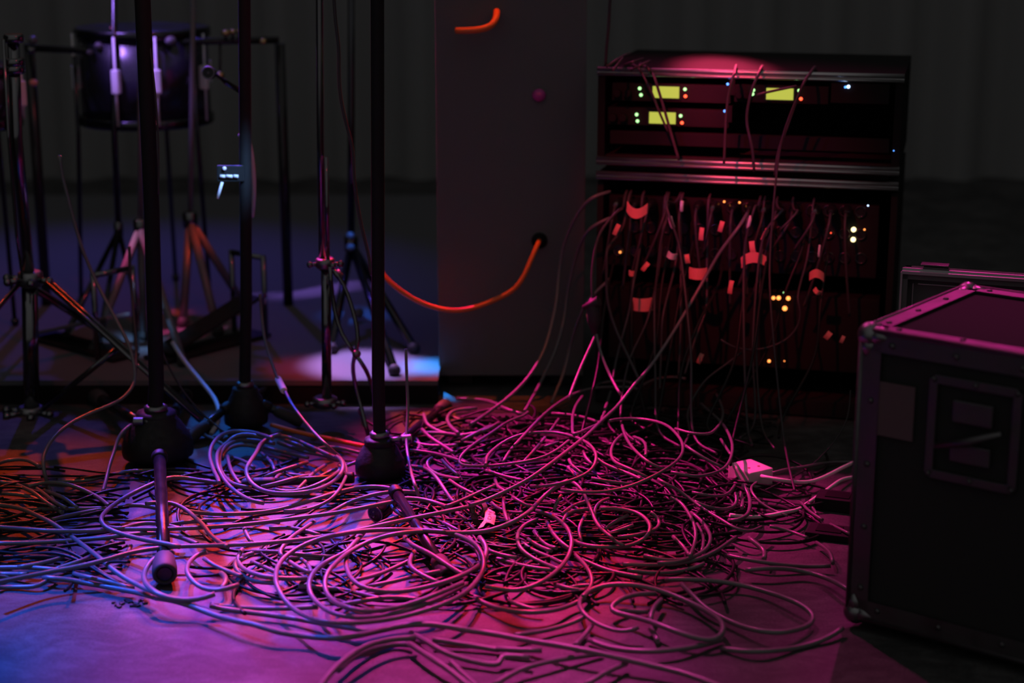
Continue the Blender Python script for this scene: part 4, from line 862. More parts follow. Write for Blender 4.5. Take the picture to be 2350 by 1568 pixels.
cable(BT+'short thick bend inside the open ring', 'B', [(1905,622),(1945,660),(1940,720),(1900,765)], 0.014, 0.0042)
cable(BT+'straight diagonal above the open ring', 'B', [(1755,495),(1850,560),(2010,622),(2080,650)], 0.018, 0.0036)
cable(BT+'steep short piece left of the left tripod foot', 'B', [(965,350),(935,390),(900,412)], 0.012, 0.0040)
cable(BT+'short curl above the left tripod foot', 'B', [(1125,385),(1110,430),(1075,470),(1040,490)], 0.012, 0.0040)
# front runs
cable(BT+'running longest along the front, from the left foot to bottom right', 'B', [(1340,835),(1480,855),(1580,882),(1700,925),(1850,985),(2050,1035),(2200,1065),('D',500,1090),('D',650,1112),('D',800,1130),('D',950,1140),('D',1100,1128),('D',1250,1098),('D',1400,1062),('D',1550,1030),('D',1700,1020),('D',1900,1040),('D',2100,1080),('F',200,1088),('F',600,1160),('F',900,1210),('F',1200,1270),('F',1500,1340),('F',1800,1410),('F',2100,1510),('F',2250,1580)], 0.016, 0.0044)
cable(BT+'straight one above the longest front one, ending at its curve', 'D', [(-60,870),(0,888),(300,930),(600,970),(900,1022),(1100,1055),(1280,1090)], 0.010, 0.0040)
cable(BT+'flat one just under the big front coil, left', 'D', [(-60,858),(0,870),(250,888),(550,893),(830,880)], 0.008, 0.0038)
cable(BT+'dark arc nearest the viewer at the bottom centre', 'D', [(820,1580),(870,1510),(950,1410),(1080,1295),(1250,1195),(1450,1148),(1640,1133)], 0.020, 0.0044)
cable(BT+'dark arc doubling the nearest one', 'D', [(1000,1410),(1120,1300),(1300,1220),(1500,1185),(1600,1195)], 0.008, 0.0042)
cable(BT+'dark run leaving the bottom centre toward the bottom edge', 'D', [(1590,1185),(1750,1290),(1950,1425),(2060,1515),(2120,1570)], 0.012, 0.0044)
cable(BT+'dark run under the longest front one, first below', 'D', [(1600,1095),(1700,1150),(1800,1210),(1900,1268),(2100,1328),(2350,1362),('F',350,1290),('F',600,1300)], 0.010, 0.0042)
cable(BT+'dark run under the longest front one, second below', 'D', [(1780,1150),(2000,1182),(2350,1240),('F',300,1225),('F',520,1240),('F',700,1240)], 0.008, 0.0040)
cable(BT+'dark curve rising from the bottom edge right of centre', 'F', [(300,1530),(500,1410),(750,1335),(1000,1295),(1200,1265)], 0.008, 0.0042)
cable(BT+'dark curve at the bottom edge far right of centre', 'F', [(1060,1530),(1150,1470),(1300,1390),(1400,1350)], 0.008, 0.0042)
cable(BT+'dark curve in the lower left of the bottom right floor', 'F', [(-60,1330),(0,1390),(80,1470),(160,1540)], 0.008, 0.0042)
cable(BT+'purple slanting run above the longest front one, right', 'F', [(470,1115),(700,1082),(900,1032),(1030,978),(1080,940)], 0.010, 0.0038)
cable(BT+'steep purple piece beside the big dim ring', 'F', [(1115,1035),(1060,1110),(975,1200)], 0.008, 0.0038)
# red ring and its surroundings
cable(BT+'complete red-lit ring right of the velcro tie', 'F', [(650,80),(760,110),(870,180),(930,260),(950,350),(932,430),(880,520),(800,600),(700,670),(600,718),(500,742),(380,737),(228,708)], 0.020, 0.0038)
cable(BT+'inner left rim of the red-lit ring', 'F', [(665,150),(570,188),(510,250),(497,330),(530,405),(600,462),(700,512),(850,572)], 0.014, 0.0036)
cable(BT+'slanting inside the red-lit ring, long one', 'F', [(525,340),(620,408),(750,460),(880,522)], 0.008, 0.0036)
cable(BT+'slanting inside the red-lit ring, middle one', 'F', [(585,315),(660,370),(780,415)], 0.012, 0.0034)
cable(BT+'slanting inside the red-lit ring, steep right one', 'F', [(738,170),(800,280),(880,362),(955,415)], 0.014, 0.0036)
cable(BT+'slanting inside the red-lit ring, short violet one', 'F', [(635,248),(690,335),(760,380),(820,392)], 0.010, 0.0036)
cable(BT+'orange-red curve at the left of the red-lit ring', 'F', [(250,408),(350,448),(490,472)], 0.014, 0.0036)
cable(BT+'long rose line passing under the red-lit ring', 'F', [(255,458),(400,500),(550,540),(700,565),(840,580)], 0.008, 0.0036)
cable(BT+'doubled curve left of the red-lit ring, outer one', 'F', [(180,300),(225,370),(245,440),(225,510),(150,570)], 0.014, 0.0038)
cable(BT+'doubled curve left of the red-lit ring, inner one', 'F', [(95,300),(150,370),(190,420),(215,450)], 0.012, 0.0036)
cable(BT+'falling from the red-lit ring into the big dim ring', 'F', [(975,445),(1060,535),(1110,620),(1118,680),(1092,740),(1035,790),(1010,860),(1050,940),(1130,1010),(1250,1060),(1400,1085),(1500,1050)], 0.014, 0.0036)
cable(BT+'rose line running right below the oval coil', 'F', [(1030,485),(1150,540),(1300,590),(1530,632)], 0.012, 0.0036)
cable(BT+'big dim ring at the lower right of centre', 'F', [(1040,800),(1085,750),(1200,702),(1350,690),(1500,700),(1700,750),(1900,830),(2080,920),(2180,990),(2212,1060),(2180,1130),(2080,1160),(1950,1130),(1750,1060),(1600,1000),(1400,948),(1262,912),(1290,855),(1380,800),(1500,770),(1640,770)], 0.016, 0.0044)
cable(BT+'upright crossing piece inside the big dim ring', 'F', [(1690,820),(1630,880),(1605,940),(1600,1000)], 0.012, 0.0042)
cable(BT+'flat piece inside the big dim ring, upper one', 'F', [(1300,925),(1400,910),(1580,922)], 0.008, 0.0040)
cable(BT+'short piece under the big dim ring', 'F', [(1600,1060),(1640,1110),(1660,1165)], 0.008, 0.0042)
cable(BT+'red curve at the upper left of the big dim ring', 'F', [(808,690),(900,722),(1000,740),(1085,750)], 0.010, 0.0036)
cable(BT+'flat red line at the upper left of the big dim ring', 'F', [(930,720),(1040,700),(1130,700)], 0.008, 0.0036)
cable(BT+'red bowl-shaped curve in front of the red-lit ring', 'F', [(138,800),(250,862),(400,905),(600,927),(800,910),(920,872),(1000,838),(1060,800)], 0.012, 0.0040)
cable(BT+'violet piece pointing into the bowl-shaped curve', 'F', [(430,830),(550,878),(690,912)], 0.008, 0.0036)
cable(BT+'dark curve on the right floor below the big dim ring', 'F', [(1088,1150),(1200,1202),(1400,1240),(1600,1250),(1900,1222),(2100,1180),(2200,1150)], 0.008, 0.0044)
# oval coil
cable(BT+'oval coil right of the red-lit ring, its outer ring', 'F', [(1180,62),(1350,65),(1480,92),(1565,150),(1603,220),(1580,290),(1500,345),(1400,377),(1305,383),(1130,380),(1030,360),(960,330)], 0.018, 0.0036)
cable(BT+'left rim of the oval coil', 'F', [(1110,65),(980,75),(910,105),(880,150),(870,190)], 0.016, 0.0036)
cable(BT+'small bend right of the oval coil', 'F', [(1600,92),(1660,140),(1680,190),(1650,230),(1610,250)], 0.012, 0.0034)
cable(BT+'slanting piece inside the oval coil, upper one', 'F', [(1220,238),(1300,170),(1420,118)], 0.010, 0.0034)
cable(BT+'slanting piece inside the oval coil, lower one', 'F', [(1255,270),(1350,240),(1460,200)], 0.008, 0.0034)
cable(BT+'level bright piece inside the oval coil', 'F', [(1330,300),(1450,290),(1570,262)], 0.010, 0.0034)
cable(BT+'upright piece at the left end of the oval coil', 'F', [(1060,118),(1015,200),(1005,260),(1030,350)], 0.012, 0.0034)
cable(BT+'long pink one falling from the pile top through the oval coil', 'E', [(1330,1030),(1375,1002),(1420,1000),(1480,1040),(1540,1130),(1590,1250),(1640,1370),(1720,1460),(1800,1520),('F',1270,312),('F',1380,372)], 0.026, 0.0036)
cable(BT+'loop above the oval coil, dim', 'E', [(1755,1152),(1660,1190),(1620,1260),(1630,1330)], 0.016, 0.0034)
cable(BT+'arch to the left of the oval coil', 'E', [(1330,1295),(1400,1232),(1500,1190),(1590,1168)], 0.014, 0.0034)
cable(BT+'arch across the top of the oval coil', 'E', [(1405,1290),(1500,1255),(1620,1240)], 0.012, 0.0034)
# heap
cable(BT+'great arch crowning the heap below the rack', 'E', [(2000,165),(1960,155),(1800,150),(1620,160),(1450,208),(1330,275),(1200,370),(1080,485),(990,582),(900,680)], 0.050, 0.0033)
cable(BT+'long loop at the left of the heap with a tight turn', 'E', [(1025,375),(1000,400),(850,460),(700,560),(560,650),(450,740),(392,815),(430,852),(640,860),(850,842),(1000,822),(1150,785),(1280,720),(1392,632)], 0.034, 0.0032)
cable(BT+'bright oval ring in the middle of the heap', 'E', [(645,850),(660,770),(730,700),(830,630),(950,580),(1100,558),(1250,557),(1400,585),(1510,627),(1600,690),(1640,770),(1630,850),(1570,920),(1430,985),(1300,1022),(1150,1045),(1050,1040)], 0.040, 0.0033)
cable(BT+'largest ring at the right of the heap', 'E', [(1755,457),(1830,440),(2000,435),(2150,455),(2260,490),('G',380,550),('G',448,640),('G',460,720),('G',420,800),('G',320,880),('G',180,960),('G',0,1040),(1800,1078),(1650,1098),(1500,1095),(1322,1073)], 0.044, 0.0033)
cable(BT+'upright pink bend in the upper heap', 'E', [(1515,235),(1460,310),(1430,400),(1425,480),(1448,575),(1550,530),(1670,475),(1690,430),(1715,375)], 0.042, 0.0033)
cable(BT+'falling through the largest ring', 'E', [(1870,495),(1900,590),(1960,690),(2050,780),('G',180,850),('G',290,890)], 0.032, 0.0033)
cable(BT+'violet curve inside the left of the largest ring', 'E', [(1870,580),(1800,650),(1770,740),(1800,820),(1900,870),(2000,915),(2110,970)], 0.028, 0.0033)
cable(BT+'second violet curve inside the largest ring', 'E', [(1640,790),(1700,840),(1850,900),(1980,950),(2060,990)], 0.024, 0.0036)
cable(BT+'small arch inside the largest ring', 'G', [(20,600),(80,620),(125,680),(125,770)], 0.024, 0.0033)
cable(BT+'dim arch behind the top of the heap', 'G', [(60,162),(160,100),(280,67),(420,62),(480,75)], 0.052, 0.0033)
cable(BT+'dull line at the top of the heap left of the dim arch', 'E', [(1610,160),(1700,110),(1850,95),(1960,115)], 0.040, 0.0030)
cable(BT+'ring in shade at the far right of the heap', 'G', [(620,300),(700,370),(800,465),(870,570),(905,680),(890,790),(830,880),(720,930),(560,955),(350,915)], 0.032, 0.0033)
cable(BT+'thin hanging bend above the shaded ring', 'G', [(760,215),(800,300),(820,380),(800,465),(770,510),(670,575),(550,570),(390,525)], 0.040, 0.0030)
cable(BT+'line slanting inside the shaded ring', 'G', [(485,680),(600,760),(700,820),(820,872)], 0.022, 0.0033)
cable(BT+'line slanting out of the shaded ring top', 'G', [(800,620),(850,700),(890,760)], 0.022, 0.0030)
cable(BT+'left short slanting piece at the left heap edge', 'E', [(250,808),(330,890),(400,948)], 0.020, 0.0036)
cable(BT+'hook with a round head at the left heap edge', 'E', [(165,787),(118,815),(120,870),(200,930),(300,960),(415,978)], 0.022, 0.0036)
cable(BT+'bright rose line entering the heap from the centre hub', 'E', [(-40,722),(0,720),(150,740),(300,775),(400,808),(500,842)], 0.022, 0.0033)
cable(BT+'long bend curving down to the velcro tie', 'E', [(-60,860),(0,865),(100,880),(190,950),(260,1050),(310,1130),(360,1190)], 0.018, 0.0040)
cable(BT+'pale short diagonal in the left heap', 'E', [(320,988),(430,1060),(550,1118)], 0.020, 0.0034)
cable(BT+'rising diagonal above the velcro tie', 'E', [(290,1225),(450,1160),(600,1090),(735,1033)], 0.026, 0.0036)
cable(BT+'tan-lit loop with a ribbed violet bend beside the round connector', 'C', [(1950,1335),(1880,1310),(1800,1270),(1752,1215),(1770,1172),(1850,1150),(2000,1155),(2150,1190),(2290,1242)], 0.022, 0.0037)
cable(BT+'thin bright twig-like piece below the round connector', 'C', [(1620,1390),(1700,1350),(1805,1320)], 0.014, 0.0030)
cable(BT+'slanting under the bright oval ring', 'E', [(648,900),(800,950),(1005,997)], 0.022, 0.0035)
cable(BT+'upper level strand inside the bright oval ring', 'E', [(1240,387),(1400,400),(1550,430),(1690,480)], 0.022, 0.0033)
cable(BT+'steep rose strand inside the bright oval ring, left', 'E', [(920,660),(850,740),(800,830)], 0.022, 0.0033)
cable(BT+'steep rose strand inside the bright oval ring, middle', 'E', [(1178,605),(1090,710),(985,825)], 0.022, 0.0033)
cable(BT+'short violet strand inside the bright oval ring', 'E', [(1170,690),(1300,645)], 0.018, 0.0030)
cable(BT+'short rose strand above the bright oval ring', 'E', [(1300,440),(1225,548)], 0.030, 0.0030)
cable(BT+'pale steep strand in the upper heap', 'E', [(1770,190),(1745,270),(1720,345)], 0.042, 0.0034)
cable(BT+'violet strand inside the right rim of the oval ring, outer one', 'E', [(1520,735),(1560,810),(1620,862)], 0.024, 0.0036)
cable(BT+'violet strand inside the right rim of the oval ring, inner one', 'E', [(1395,805),(1430,870),(1530,940)], 0.022, 0.0036)
cable(BT+'short slanting piece under the rim of the oval ring', 'E', [(1385,870),(1420,920),(1480,965)], 0.016, 0.0034)
cable(BT+'purple level strand right of the heap centre', 'E', [(1595,970),(1750,1000),(1975,1025)], 0.020, 0.0033)
cable(BT+'purple slanting strand right of the heap centre', 'E', [(1580,1015),(1720,1040),(1850,1058)], 0.014, 0.0030)
cable(BT+'ribbed short piece under the long diagonal', 'E', [(730,985),(755,1050),(830,1095)], 0.024, 0.0038)
cable(BT+'long slanting strand below the long diagonal', 'E', [(890,1140),(960,1190),(1050,1232)], 0.018, 0.0035)
cable(BT+'ribbed upright piece right of the long diagonal', 'E', [(1328,1122),(1280,1190),(1260,1265)], 0.020, 0.0035)
cable(BT+'upright magenta piece behind the velcro tie', 'E', [(808,1150),(805,1230),(825,1310),(845,1375)], 0.020, 0.0036)
cable(BT+'magenta bend beside the woven label', 'E', [(697,1190),(740,1235),(810,1262)], 0.016, 0.0036)
cable(BT+'level strand behind the woven label', 'E', [(840,1270),(900,1278),(980,1280)], 0.014, 0.0033)
cable(BT+'slanting strand left of the velcro tie, upper one', 'E', [(380,1278),(470,1348)], 0.012, 0.0033)
cable(BT+'slanting strand left of the velcro tie, lower one', 'E', [(262,1368),(420,1450)], 0.010, 0.0033)
cable(BT+'slanting strand directly below the velcro tie', 'E', [(488,1375),(550,1445)], 0.012, 0.0033)
# rear orange tangle
OT = [[('I',520,1215),('I',680,1225),('I',760,1250),('I',830,1285),('I',920,1310)], [('I',320,1310),('I',350,1380),('I',430,1420),('I',560,1435),('I',680,1410),('I',770,1360)], [('I',640,1272),('I',520,1282),('I',463,1325),('I',478,1380),('I',530,1425)],
      [('I',232,1425),('I',350,1420),('I',450,1425),('I',560,1440)], [('I',240,1470),('I',330,1498),('I',420,1500),('I',520,1495)], [('I',260,1440),('I',300,1500),('I',280,1530)], [('I',545,1470),('I',640,1420),('I',720,1380)], [('I',310,1400),('I',360,1450),('I',440,1500),('I',500,1540)]]
OL = ['uppermost blurred orange-lit loop behind the heap', 'wide orange-lit bowl curve behind the heap', 'tight orange-lit bend behind the heap', 'level orange-lit strand right of the centre pole', 'lower level orange-lit strand right of the centre pole', 'short upright orange-lit strand beside the centre pole', 'rising orange-lit strand behind the long loop', 'slanting orange-lit strand under the bowl curve']
for p_, l_ in zip(OT, OL): cable('black cable, '+l_, 'I', p_, 0.012, 0.0042)
# right floor
cable(BT+'rising in a wide arc to the foot of the flight case', 'H', [(580,575),(750,560),(900,560),(1050,580),(1200,620),(1320,670),(1425,732),(1460,755)], 0.012, 0.0042)
cable(BT+'wide dim loop on the right floor', 'H', [(-80,655),(0,650),(200,655),(400,672),(600,710),(800,768),(950,820),(1080,885),(1150,955),(1125,1020),(1000,1072),(850,1095),(700,1080),(550,1040),(400,975),(250,890),(150,790),(50,690)], 0.012, 0.0043)
cable(BT+'dark curve leading to the bottom corner of the flight case', 'H', [(380,1225),(550,1248),(700,1250),(850,1240),(1000,1220),(1200,1165),(1320,1105),(1385,1055)], 0.006, 0.0043)
cable(BT+'run from the pile toward the flight case, thin', 'H', [(415,448),(560,480),(750,512),(950,537),(1150,545),(1290,538)], 0.010, 0.0038)
cable(BT+'thin line slanting to two small clips on the right floor', 'H', [(780,210),(900,235),(1000,268),(1095,305)], 0.010, 0.0030)
cable(BT+'short curve bending beside the flight case', 'H', [(1170,345),(1250,395),(1295,445),(1305,520)], 0.010, 0.0034)
cable(BT+'paired lines at the left side of the flight case', 'H', [(1285,193),(1380,240),(1455,278)], 0.010, 0.0030)
cable(BT+'bent dark piece right of the oval coils', 'H', [(610,308),(680,362),(740,410),(735,485)], 0.016, 0.0045)
cable(BT+'outermost arc of the right coil', 'H', [(130,95),(200,150),(262,230),(297,310),(272,390),(200,440),(100,480),(0,512),(-150,515)], 0.018, 0.0034)
cable(BT+'thin inner arc of the right coil', 'H', [(180,190),(222,270),(232,370),(215,425)], 0.014, 0.0030)
cable(BT+'bright pink arc of the right coil', 'G', [(345,1143),(430,1180),(500,1270),(558,1380),(577,1480),('H',163,340),('H',120,460)], 0.022, 0.0036)
cable(BT+'straight pink strand ending inside the right coil', 'H', [(-20,295),(60,370),(118,455)], 0.016, 0.0034)
cable(BT+'lowest rim of the right coil', 'F', [(1370,525),(1550,530),(1750,530),(1950,500),(2120,430),(2240,350),(2310,300)], 0.014, 0.0036)
cable(BT+'second lowest rim of the right coil', 'F', [(1410,573),(1600,597),(1800,590),(1960,555),(2050,518)], 0.010, 0.0036)
cable(BT+'third rim of the right coil', 'F', [(1545,453),(1700,490),(1850,492),(1990,455)], 0.012, 0.0034)
cable(BT+'long diagonal from the largest ring across the right coil', 'G', [(235,978),(340,1040),(380,1052),(500,1140),(650,1250),(800,1340),(950,1430),(1050,1452),(1165,1408)], 0.020, 0.0033)
cable(BT+'dim loop under the socket block, outer one', 'G', [(1000,1030),(1050,1120),(1062,1220),(1030,1308),(950,1352),(870,1348)], 0.014, 0.0040)
cable(BT+'dim loop under the socket block, inner one', 'G', [(935,1105),(950,1180),(910,1240),(800,1252),(650,1222),(560,1180)], 0.012, 0.0040)
cable(BT+'dim short arc under the socket block', 'G', [(975,1100),(995,1160),(990,1240)], 0.012, 0.0038)
cable(BT+'dim level arc right of the largest ring', 'G', [(540,1097),(700,1130),(800,1132),(880,1100),(925,1035)], 0.016, 0.0033)
cable(BT+'thin bow hanging down right of the socket block', 'G', [(1120,1010),(1072,1050),(1085,1110),(1150,1190),(1250,1250),(1400,1308)], 0.010, 0.0028)
cable('white cable running from the flight case down to the heap, lower of the two', 'G', [(2050,955),(2000,962),(1900,978),(1800,1042),(1680,1132),(1590,1187),(1510,1247),(1430,1270),(1350,1281),(1280,1300),(1190,1310),(1080,1325),(880,1302)], 0.006, 0.0040, 'white_cable')
cable('white cord from the socket block sagging right to the flight case', 'G', [(1160,953),(1280,977),(1385,993),(1470,1006),(1600,1005),(1750,950),(1900,872),(2005,826),(2050,812)], 0.012, 0.0042, 'white_cable')
cable(BT+'red-lit run behind the socket block toward the case', 'G', [(1265,925),(1400,890),(1550,870),(1700,840),(1850,826),(1990,826)], 0.006, 0.0036)
cable(BT+'short violet slanting piece on the floor near the case', 'G', [(1515,1180),(1600,1270),(1715,1345)], 0.008, 0.0032)
cable(BT+'dim slanting piece beside the violet one near the case', 'G', [(1580,1190),(1630,1240),(1662,1295)], 0.008, 0.0028)
# ---- hanging in front of the lower rack
cable(BT+'falling thinly before the rack to right of the socket block', 'G', [('K',1690,350,3.15),('K',1600,560,3.16),('K',1545,740,3.17),('J',1480,430,3.14),('J',1485,700,3.1),(1360,570,3.0),(1390,750,2.92),(1420,900,2.84),(1465,1087)], 0.02, 0.0026, 'rubber_shaded')
cable(BT+'sweeping in a thin bow from the rack down to the floor at right', 'G', [(1965,180,3.05),(1960,280,3.04),(1930,450,3.0),(1850,600,2.97),(1700,780,2.95),(1550,900,2.93),(1400,980),(1200,1078)], 0.006, 0.0016, 'rubber_shaded')
cable(BT+'hanging left of the rack and bending down to a dark joint', 'J', [(560,150,3.2),(500,215,3.19),(450,300,3.18),(425,420,3.17),(415,540,3.16),(420,660,3.15),(425,700,3.15)], 0.01, 0.0036, ext='t')
cj = vp(1361, 705, 3.15)
t = thing('cable_joint', 'dark connector joint hanging where two cables split, left of the rack', 'connector', cj)
MB().tube([vp(1361, 684, 3.15), vp(1361, 700, 3.15), vp(1363, 735, 3.15), vp(1366, 765, 3.15)], [0.006, 0.012, 0.013, 0.006], 14).build('shell', 'black_rub', t)
MB().tube([vp(1338, 706, 3.15), vp(1375, 690, 3.14)], [0.004, 0.010], 12).build('side_plug', 'black_rub', t)
cable(BT+'pink, splaying left from the dark joint to the heap', 'I', [(1350,835,3.15),(1330,880,3.14),(1270,1010,3.1),(1225,1120,3.06),(1190,1215,3.02)], 0.01, 0.0036)
cable(BT+'splaying right from the dark joint to the heap', 'I', [(1350,800,3.15),(1370,900,3.14),(1400,990,3.12),(1435,1070,3.1),(1475,1150,3.06),(1500,1190,3.04)], 0.01, 0.0034)
cable(BT+'second from the left, falling in an S to the heap top', 'J', [(500,390,3.2),(503,450,3.2),(500,550,3.2),(510,700,3.19),(560,860,3.17),(620,990,3.14),(700,1160,3.1)], 0.01, 0.0036, ext='t')
cable(BT+'third from the left, slanting left and down in front of the rack', 'J', [(660,590,3.2),(640,730,3.2),(600,880,3.18),(560,1030,3.16),(538,1165,3.12)], 0.01, 0.0033, ext='t')
cable(BT+'dim, slanting in front of the rack near the heap', 'J', [(745,800,3.22),(690,920,3.21),(640,1030,3.19)], 0.01, 0.003, m='rubber_shaded', ext='tb')
cable(BT+'long and straight down left of the middle of the rack', 'J', [(858,200,3.22),(830,300,3.22),(815,420,3.22),(800,560,3.22),(790,660,3.22)], 0.01, 0.003, ext='tb')
cable(BT+'dim, from the first marker sleeve down', 'J', [(855,90,3.22),(872,160,3.21),(905,250,3.2),(930,320,3.2)], 0.01, 0.0032, m='rubber_shaded', ext='tb')
cable(BT+'dim upright strand in the middle of the rack', 'J', [(945,840,3.2),(940,980,3.19),(932,1140,3.17)], 0.01, 0.003, m='rubber_shaded', ext='t')
cable(BT+'dim upright strand left of the middle', 'J', [(838,780,3.2),(830,950,3.19),(820,1210,3.12)], 0.01, 0.003, m='rubber_shaded', ext='t')
cable(BT+'dim slanting strand below the middle of the rack', 'J', [(1095,740,3.22),(1050,860,3.2),(1020,950,3.18),(970,1120,3.14)], 0.01, 0.003, m='rubber_shaded', ext='t')
cable(BT+'falling from the pale sleeve right of centre', 'J', [(1390,110,3.2),(1375,170,3.2),(1345,260,3.2),(1328,380,3.2)], 0.01, 0.0032, ext='tb')
cable(BT+'slanting down left from the right plugs, upper one', 'J', [(1565,130,3.2),(1480,220,3.19),(1440,300,3.19)], 0.01, 0.0030, m='rubber_shaded', ext='tb')
cable(BT+'slanting down left from the right plugs, lower one', 'J', [(1650,140,3.18),(1600,200,3.18),(1540,255,3.18)], 0.01, 0.0030, m='rubber_shaded', ext='t')
cable(BT+'hanging in a round loop at the right of the rack', 'J', [(1645,680,3.15),(1668,750,3.15),(1650,830,3.15),(1600,900,3.15),(1520,945,3.15),(1400,975,3.15),(1320,972,3.15),(1250,955,3.15),(1185,912,3.15)], 0.01, 0.0026, m='rubber_shaded', ext='t')
cable(BT+'reddish, slanting down under the round loop', 'J', [(1310,990,3.16),(1200,1075,3.15),(1100,1148,3.14)], 0.01, 0.0028, m='rubber_shaded', ext='b')
cable(BT+'dim upright strand from the crescent strap down', 'J', [(1420,560,3.18),(1415,760,3.17),(1400,980,3.16)], 0.01, 0.0026, m='rubber_shaded', ext='tb')
cable(BT+'thin, crossing the receivers of the upper rack at their left', 'K', [('^',1450,146,ztop+0.005),('^',1468,160,ztop+0.007),('W',1473,170,3.29),(720,320,3.27),(770,420,3.27),(825,560,3.27),(870,660,3.27)], 0.01, 0.0028, 'rubber_shaded')
cable(BT+'thin, crossing the receivers of the upper rack, second from left', 'K', [('^',1470,146,ztop+0.005),('^',1490,160,ztop+0.008),('W',1494,168,3.29),(785,320,3.26),(800,370,3.26),(840,500,3.26),(880,640,3.26),(935,830,3.26)], 0.01, 0.0034, 'rubber_shaded')
cable(BT+'hanging from the top rail past the two blue lights', 'K', [('^',1690,150,ztop+0.005),('^',1687,160,ztop+0.007),('W',1686,170,3.24),(1262,320,3.22),(1235,420,3.22),(1218,560,3.22),(1212,700,3.22),(1205,850,3.22)], 0.01, 0.0032, 'rubber_shaded')
cable(BT+'hanging from the top rail between the displays', 'K', [('^',1750,152,ztop+0.005),('^',1744,162,ztop+0.008),('W',1741,170,3.22),(1405,330,3.21),(1380,380,3.21),(1350,500,3.21),(1340,600,3.21),(1375,760,3.2),(1385,900,3.2)], 0.01, 0.0034, 'rubber_shaded')
cable(BT+'slanting over the right display', 'K', [('^',1870,154,ztop+0.005),('^',1862,164,ztop+0.008),('W',1856,174,3.2),(1690,350,3.19),(1640,470,3.19),(1580,640,3.19),(1530,780,3.19),(1510,920,3.19)], 0.01, 0.0036, 'rubber_shaded')
cable(BT+'short, crossing the upper edge of the right display', 'K', [(1400,440,3.2),(1470,420,3.2),(1560,402,3.2),(1640,385,3.2)], 0.01, 0.0030, 'rubber_shaded')
for i, (a_, b_, c_) in enumerate((((500,270),(560,230),(640,190)), ((540,290),(580,240),(610,200)), ((600,260),(660,240),(720,222)), ((650,290),(700,262),(760,235)))):
    cable(BT+['leftmost', 'second', 'third', 'rightmost'][i]+' of four lying over the top left corner of the upper rack', 'K', [('^', 1200+(a_[0])/2.611, 50+a_[1]/2.611, ztop+0.008), ('^', 1200+(b_[0])/2.611, 50+b_[1]/2.611, ztop+0.02), ('^', 1200+(c_[0])/2.611, 50+c_[1]/2.611, ztop+0.012)], 0.01, 0.003)
cable(BT+'purple, sweeping from beside the cabinet down left to the floor', 'I', [('W',1400,440,3.3),('W',1362,452,3.28),('W',1320,500,3.34),('W',1292,570,3.38),(1130,480,3.38),(1115,640,3.36),(1085,780,3.34),(1040,930,3.3),(960,1070,3.25),(850,1190,3.2),(720,1290,3.16),(600,1372)], 0.012, 0.0042)
cable(BT+'dark red, sweeping down beside the purple one', 'I', [('W',1400,500,3.3),('W',1360,520,3.3),('W',1325,580,3.38),(1185,560,3.4),(1165,720,3.39),(1140,830,3.37),(1100,950,3.34),(1020,1120,3.28),(925,1292)], 0.03, 0.004)
cable(BT+'dim orange, last of the sweeping ones beside the rack', 'I', [('W',1400,640,3.3),('W',1350,690,3.3),('W',1322,750,3.34),(1200,900,3.36),(1160,1060,3.34),(1120,1160,3.31),(1085,1245,3.28)], 0.02, 0.004)
cable('orange-lit cable hanging in a slack curve across the black cabinet', 'I', [(60,440,3.40),(85,485,3.40),(170,560,3.40),(280,630,3.40),(430,680,3.40),(520,687,3.40),(640,665,3.40),(750,620,3.40),(850,570,3.40),(910,500,3.40),(960,390,3.41),(1005,285,3.43),(1012,268,3.465)], 0.01, 0.0062, 'orange_lit')
cable(BT+'dark and thin, dropping from the top edge to the upper rack', 'W', [(1408,-60,3.3),(1400,0,3.3),(1397,60,3.31),(1392,110,3.32),(1390,150,3.33)], 0.01, 0.003, 'rubber_shaded')
ORD = ['first', 'second', 'third', 'fourth', 'fifth', 'sixth', 'seventh', 'eighth', 'ninth', 'tenth', 'eleventh', 'twelfth', 'thirteenth', 'fourteenth', 'fifteenth']
# plugs with leads on the stage box
for i in range(15):
    x = 1424 + i*37 + crnd.uniform(-8, 8); y = 462 + i*1.3
    c = rk(x, y, -0.015)
    t = thing('audio_plug', 'plug with drooping lead, '+ORD[i]+' from the left in the top socket row', 'plug', c, 'plugs in the top socket row')
    MB().lathe([(0.009, 0), (0.0095, 0.002), (0.0095, 0.028), (0.006, 0.036), (0.004, 0.05)], c, rn, 14).build('shell', 'satin' if i % 3 == 0 else 'black_gloss', t)
    a = c + rn*0.048; dx = crnd.uniform(-0.05, 0.03); L_ = crnd.uniform(0.07, 0.2)
    MB().tube(spline([a, a+rn*0.02+Vector((0,0,-0.012)), a+rn*0.025+ru*dx*0.4+Vector((0,0,-L_*0.5)), a+rn*0.01+ru*dx+Vector((0,0,-L_))], 0.01), 0.0026, 8).build('lead', 'rubber_shaded', t)
# long dim leads from the plugs into the heap
for i in range(9):
    x = 1410 + i*62 + crnd.uniform(-12, 12); y0 = 500 + crnd.uniform(0, 110)
    gx = 1330 + (x-1330)*0.72 + crnd.uniform(-60, 60); gy = crnd.uniform(935, 1030)
    a = rk(x, y0, 0.0); e = gp(gx, gy, 0.05)
    mid = a.lerp(e, 0.55) + Vector((crnd.uniform(-0.05, 0.05), -0.02, -0.02))
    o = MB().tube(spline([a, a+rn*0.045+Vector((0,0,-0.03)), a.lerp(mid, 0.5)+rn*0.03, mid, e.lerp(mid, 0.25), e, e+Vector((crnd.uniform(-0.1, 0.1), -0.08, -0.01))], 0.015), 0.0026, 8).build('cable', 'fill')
    tag(o, 'thin dark lead hanging from the lower rack into the heap, '+ORD[i]+' from the left', 'cable', 'dark leads hanging in front of the lower rack')

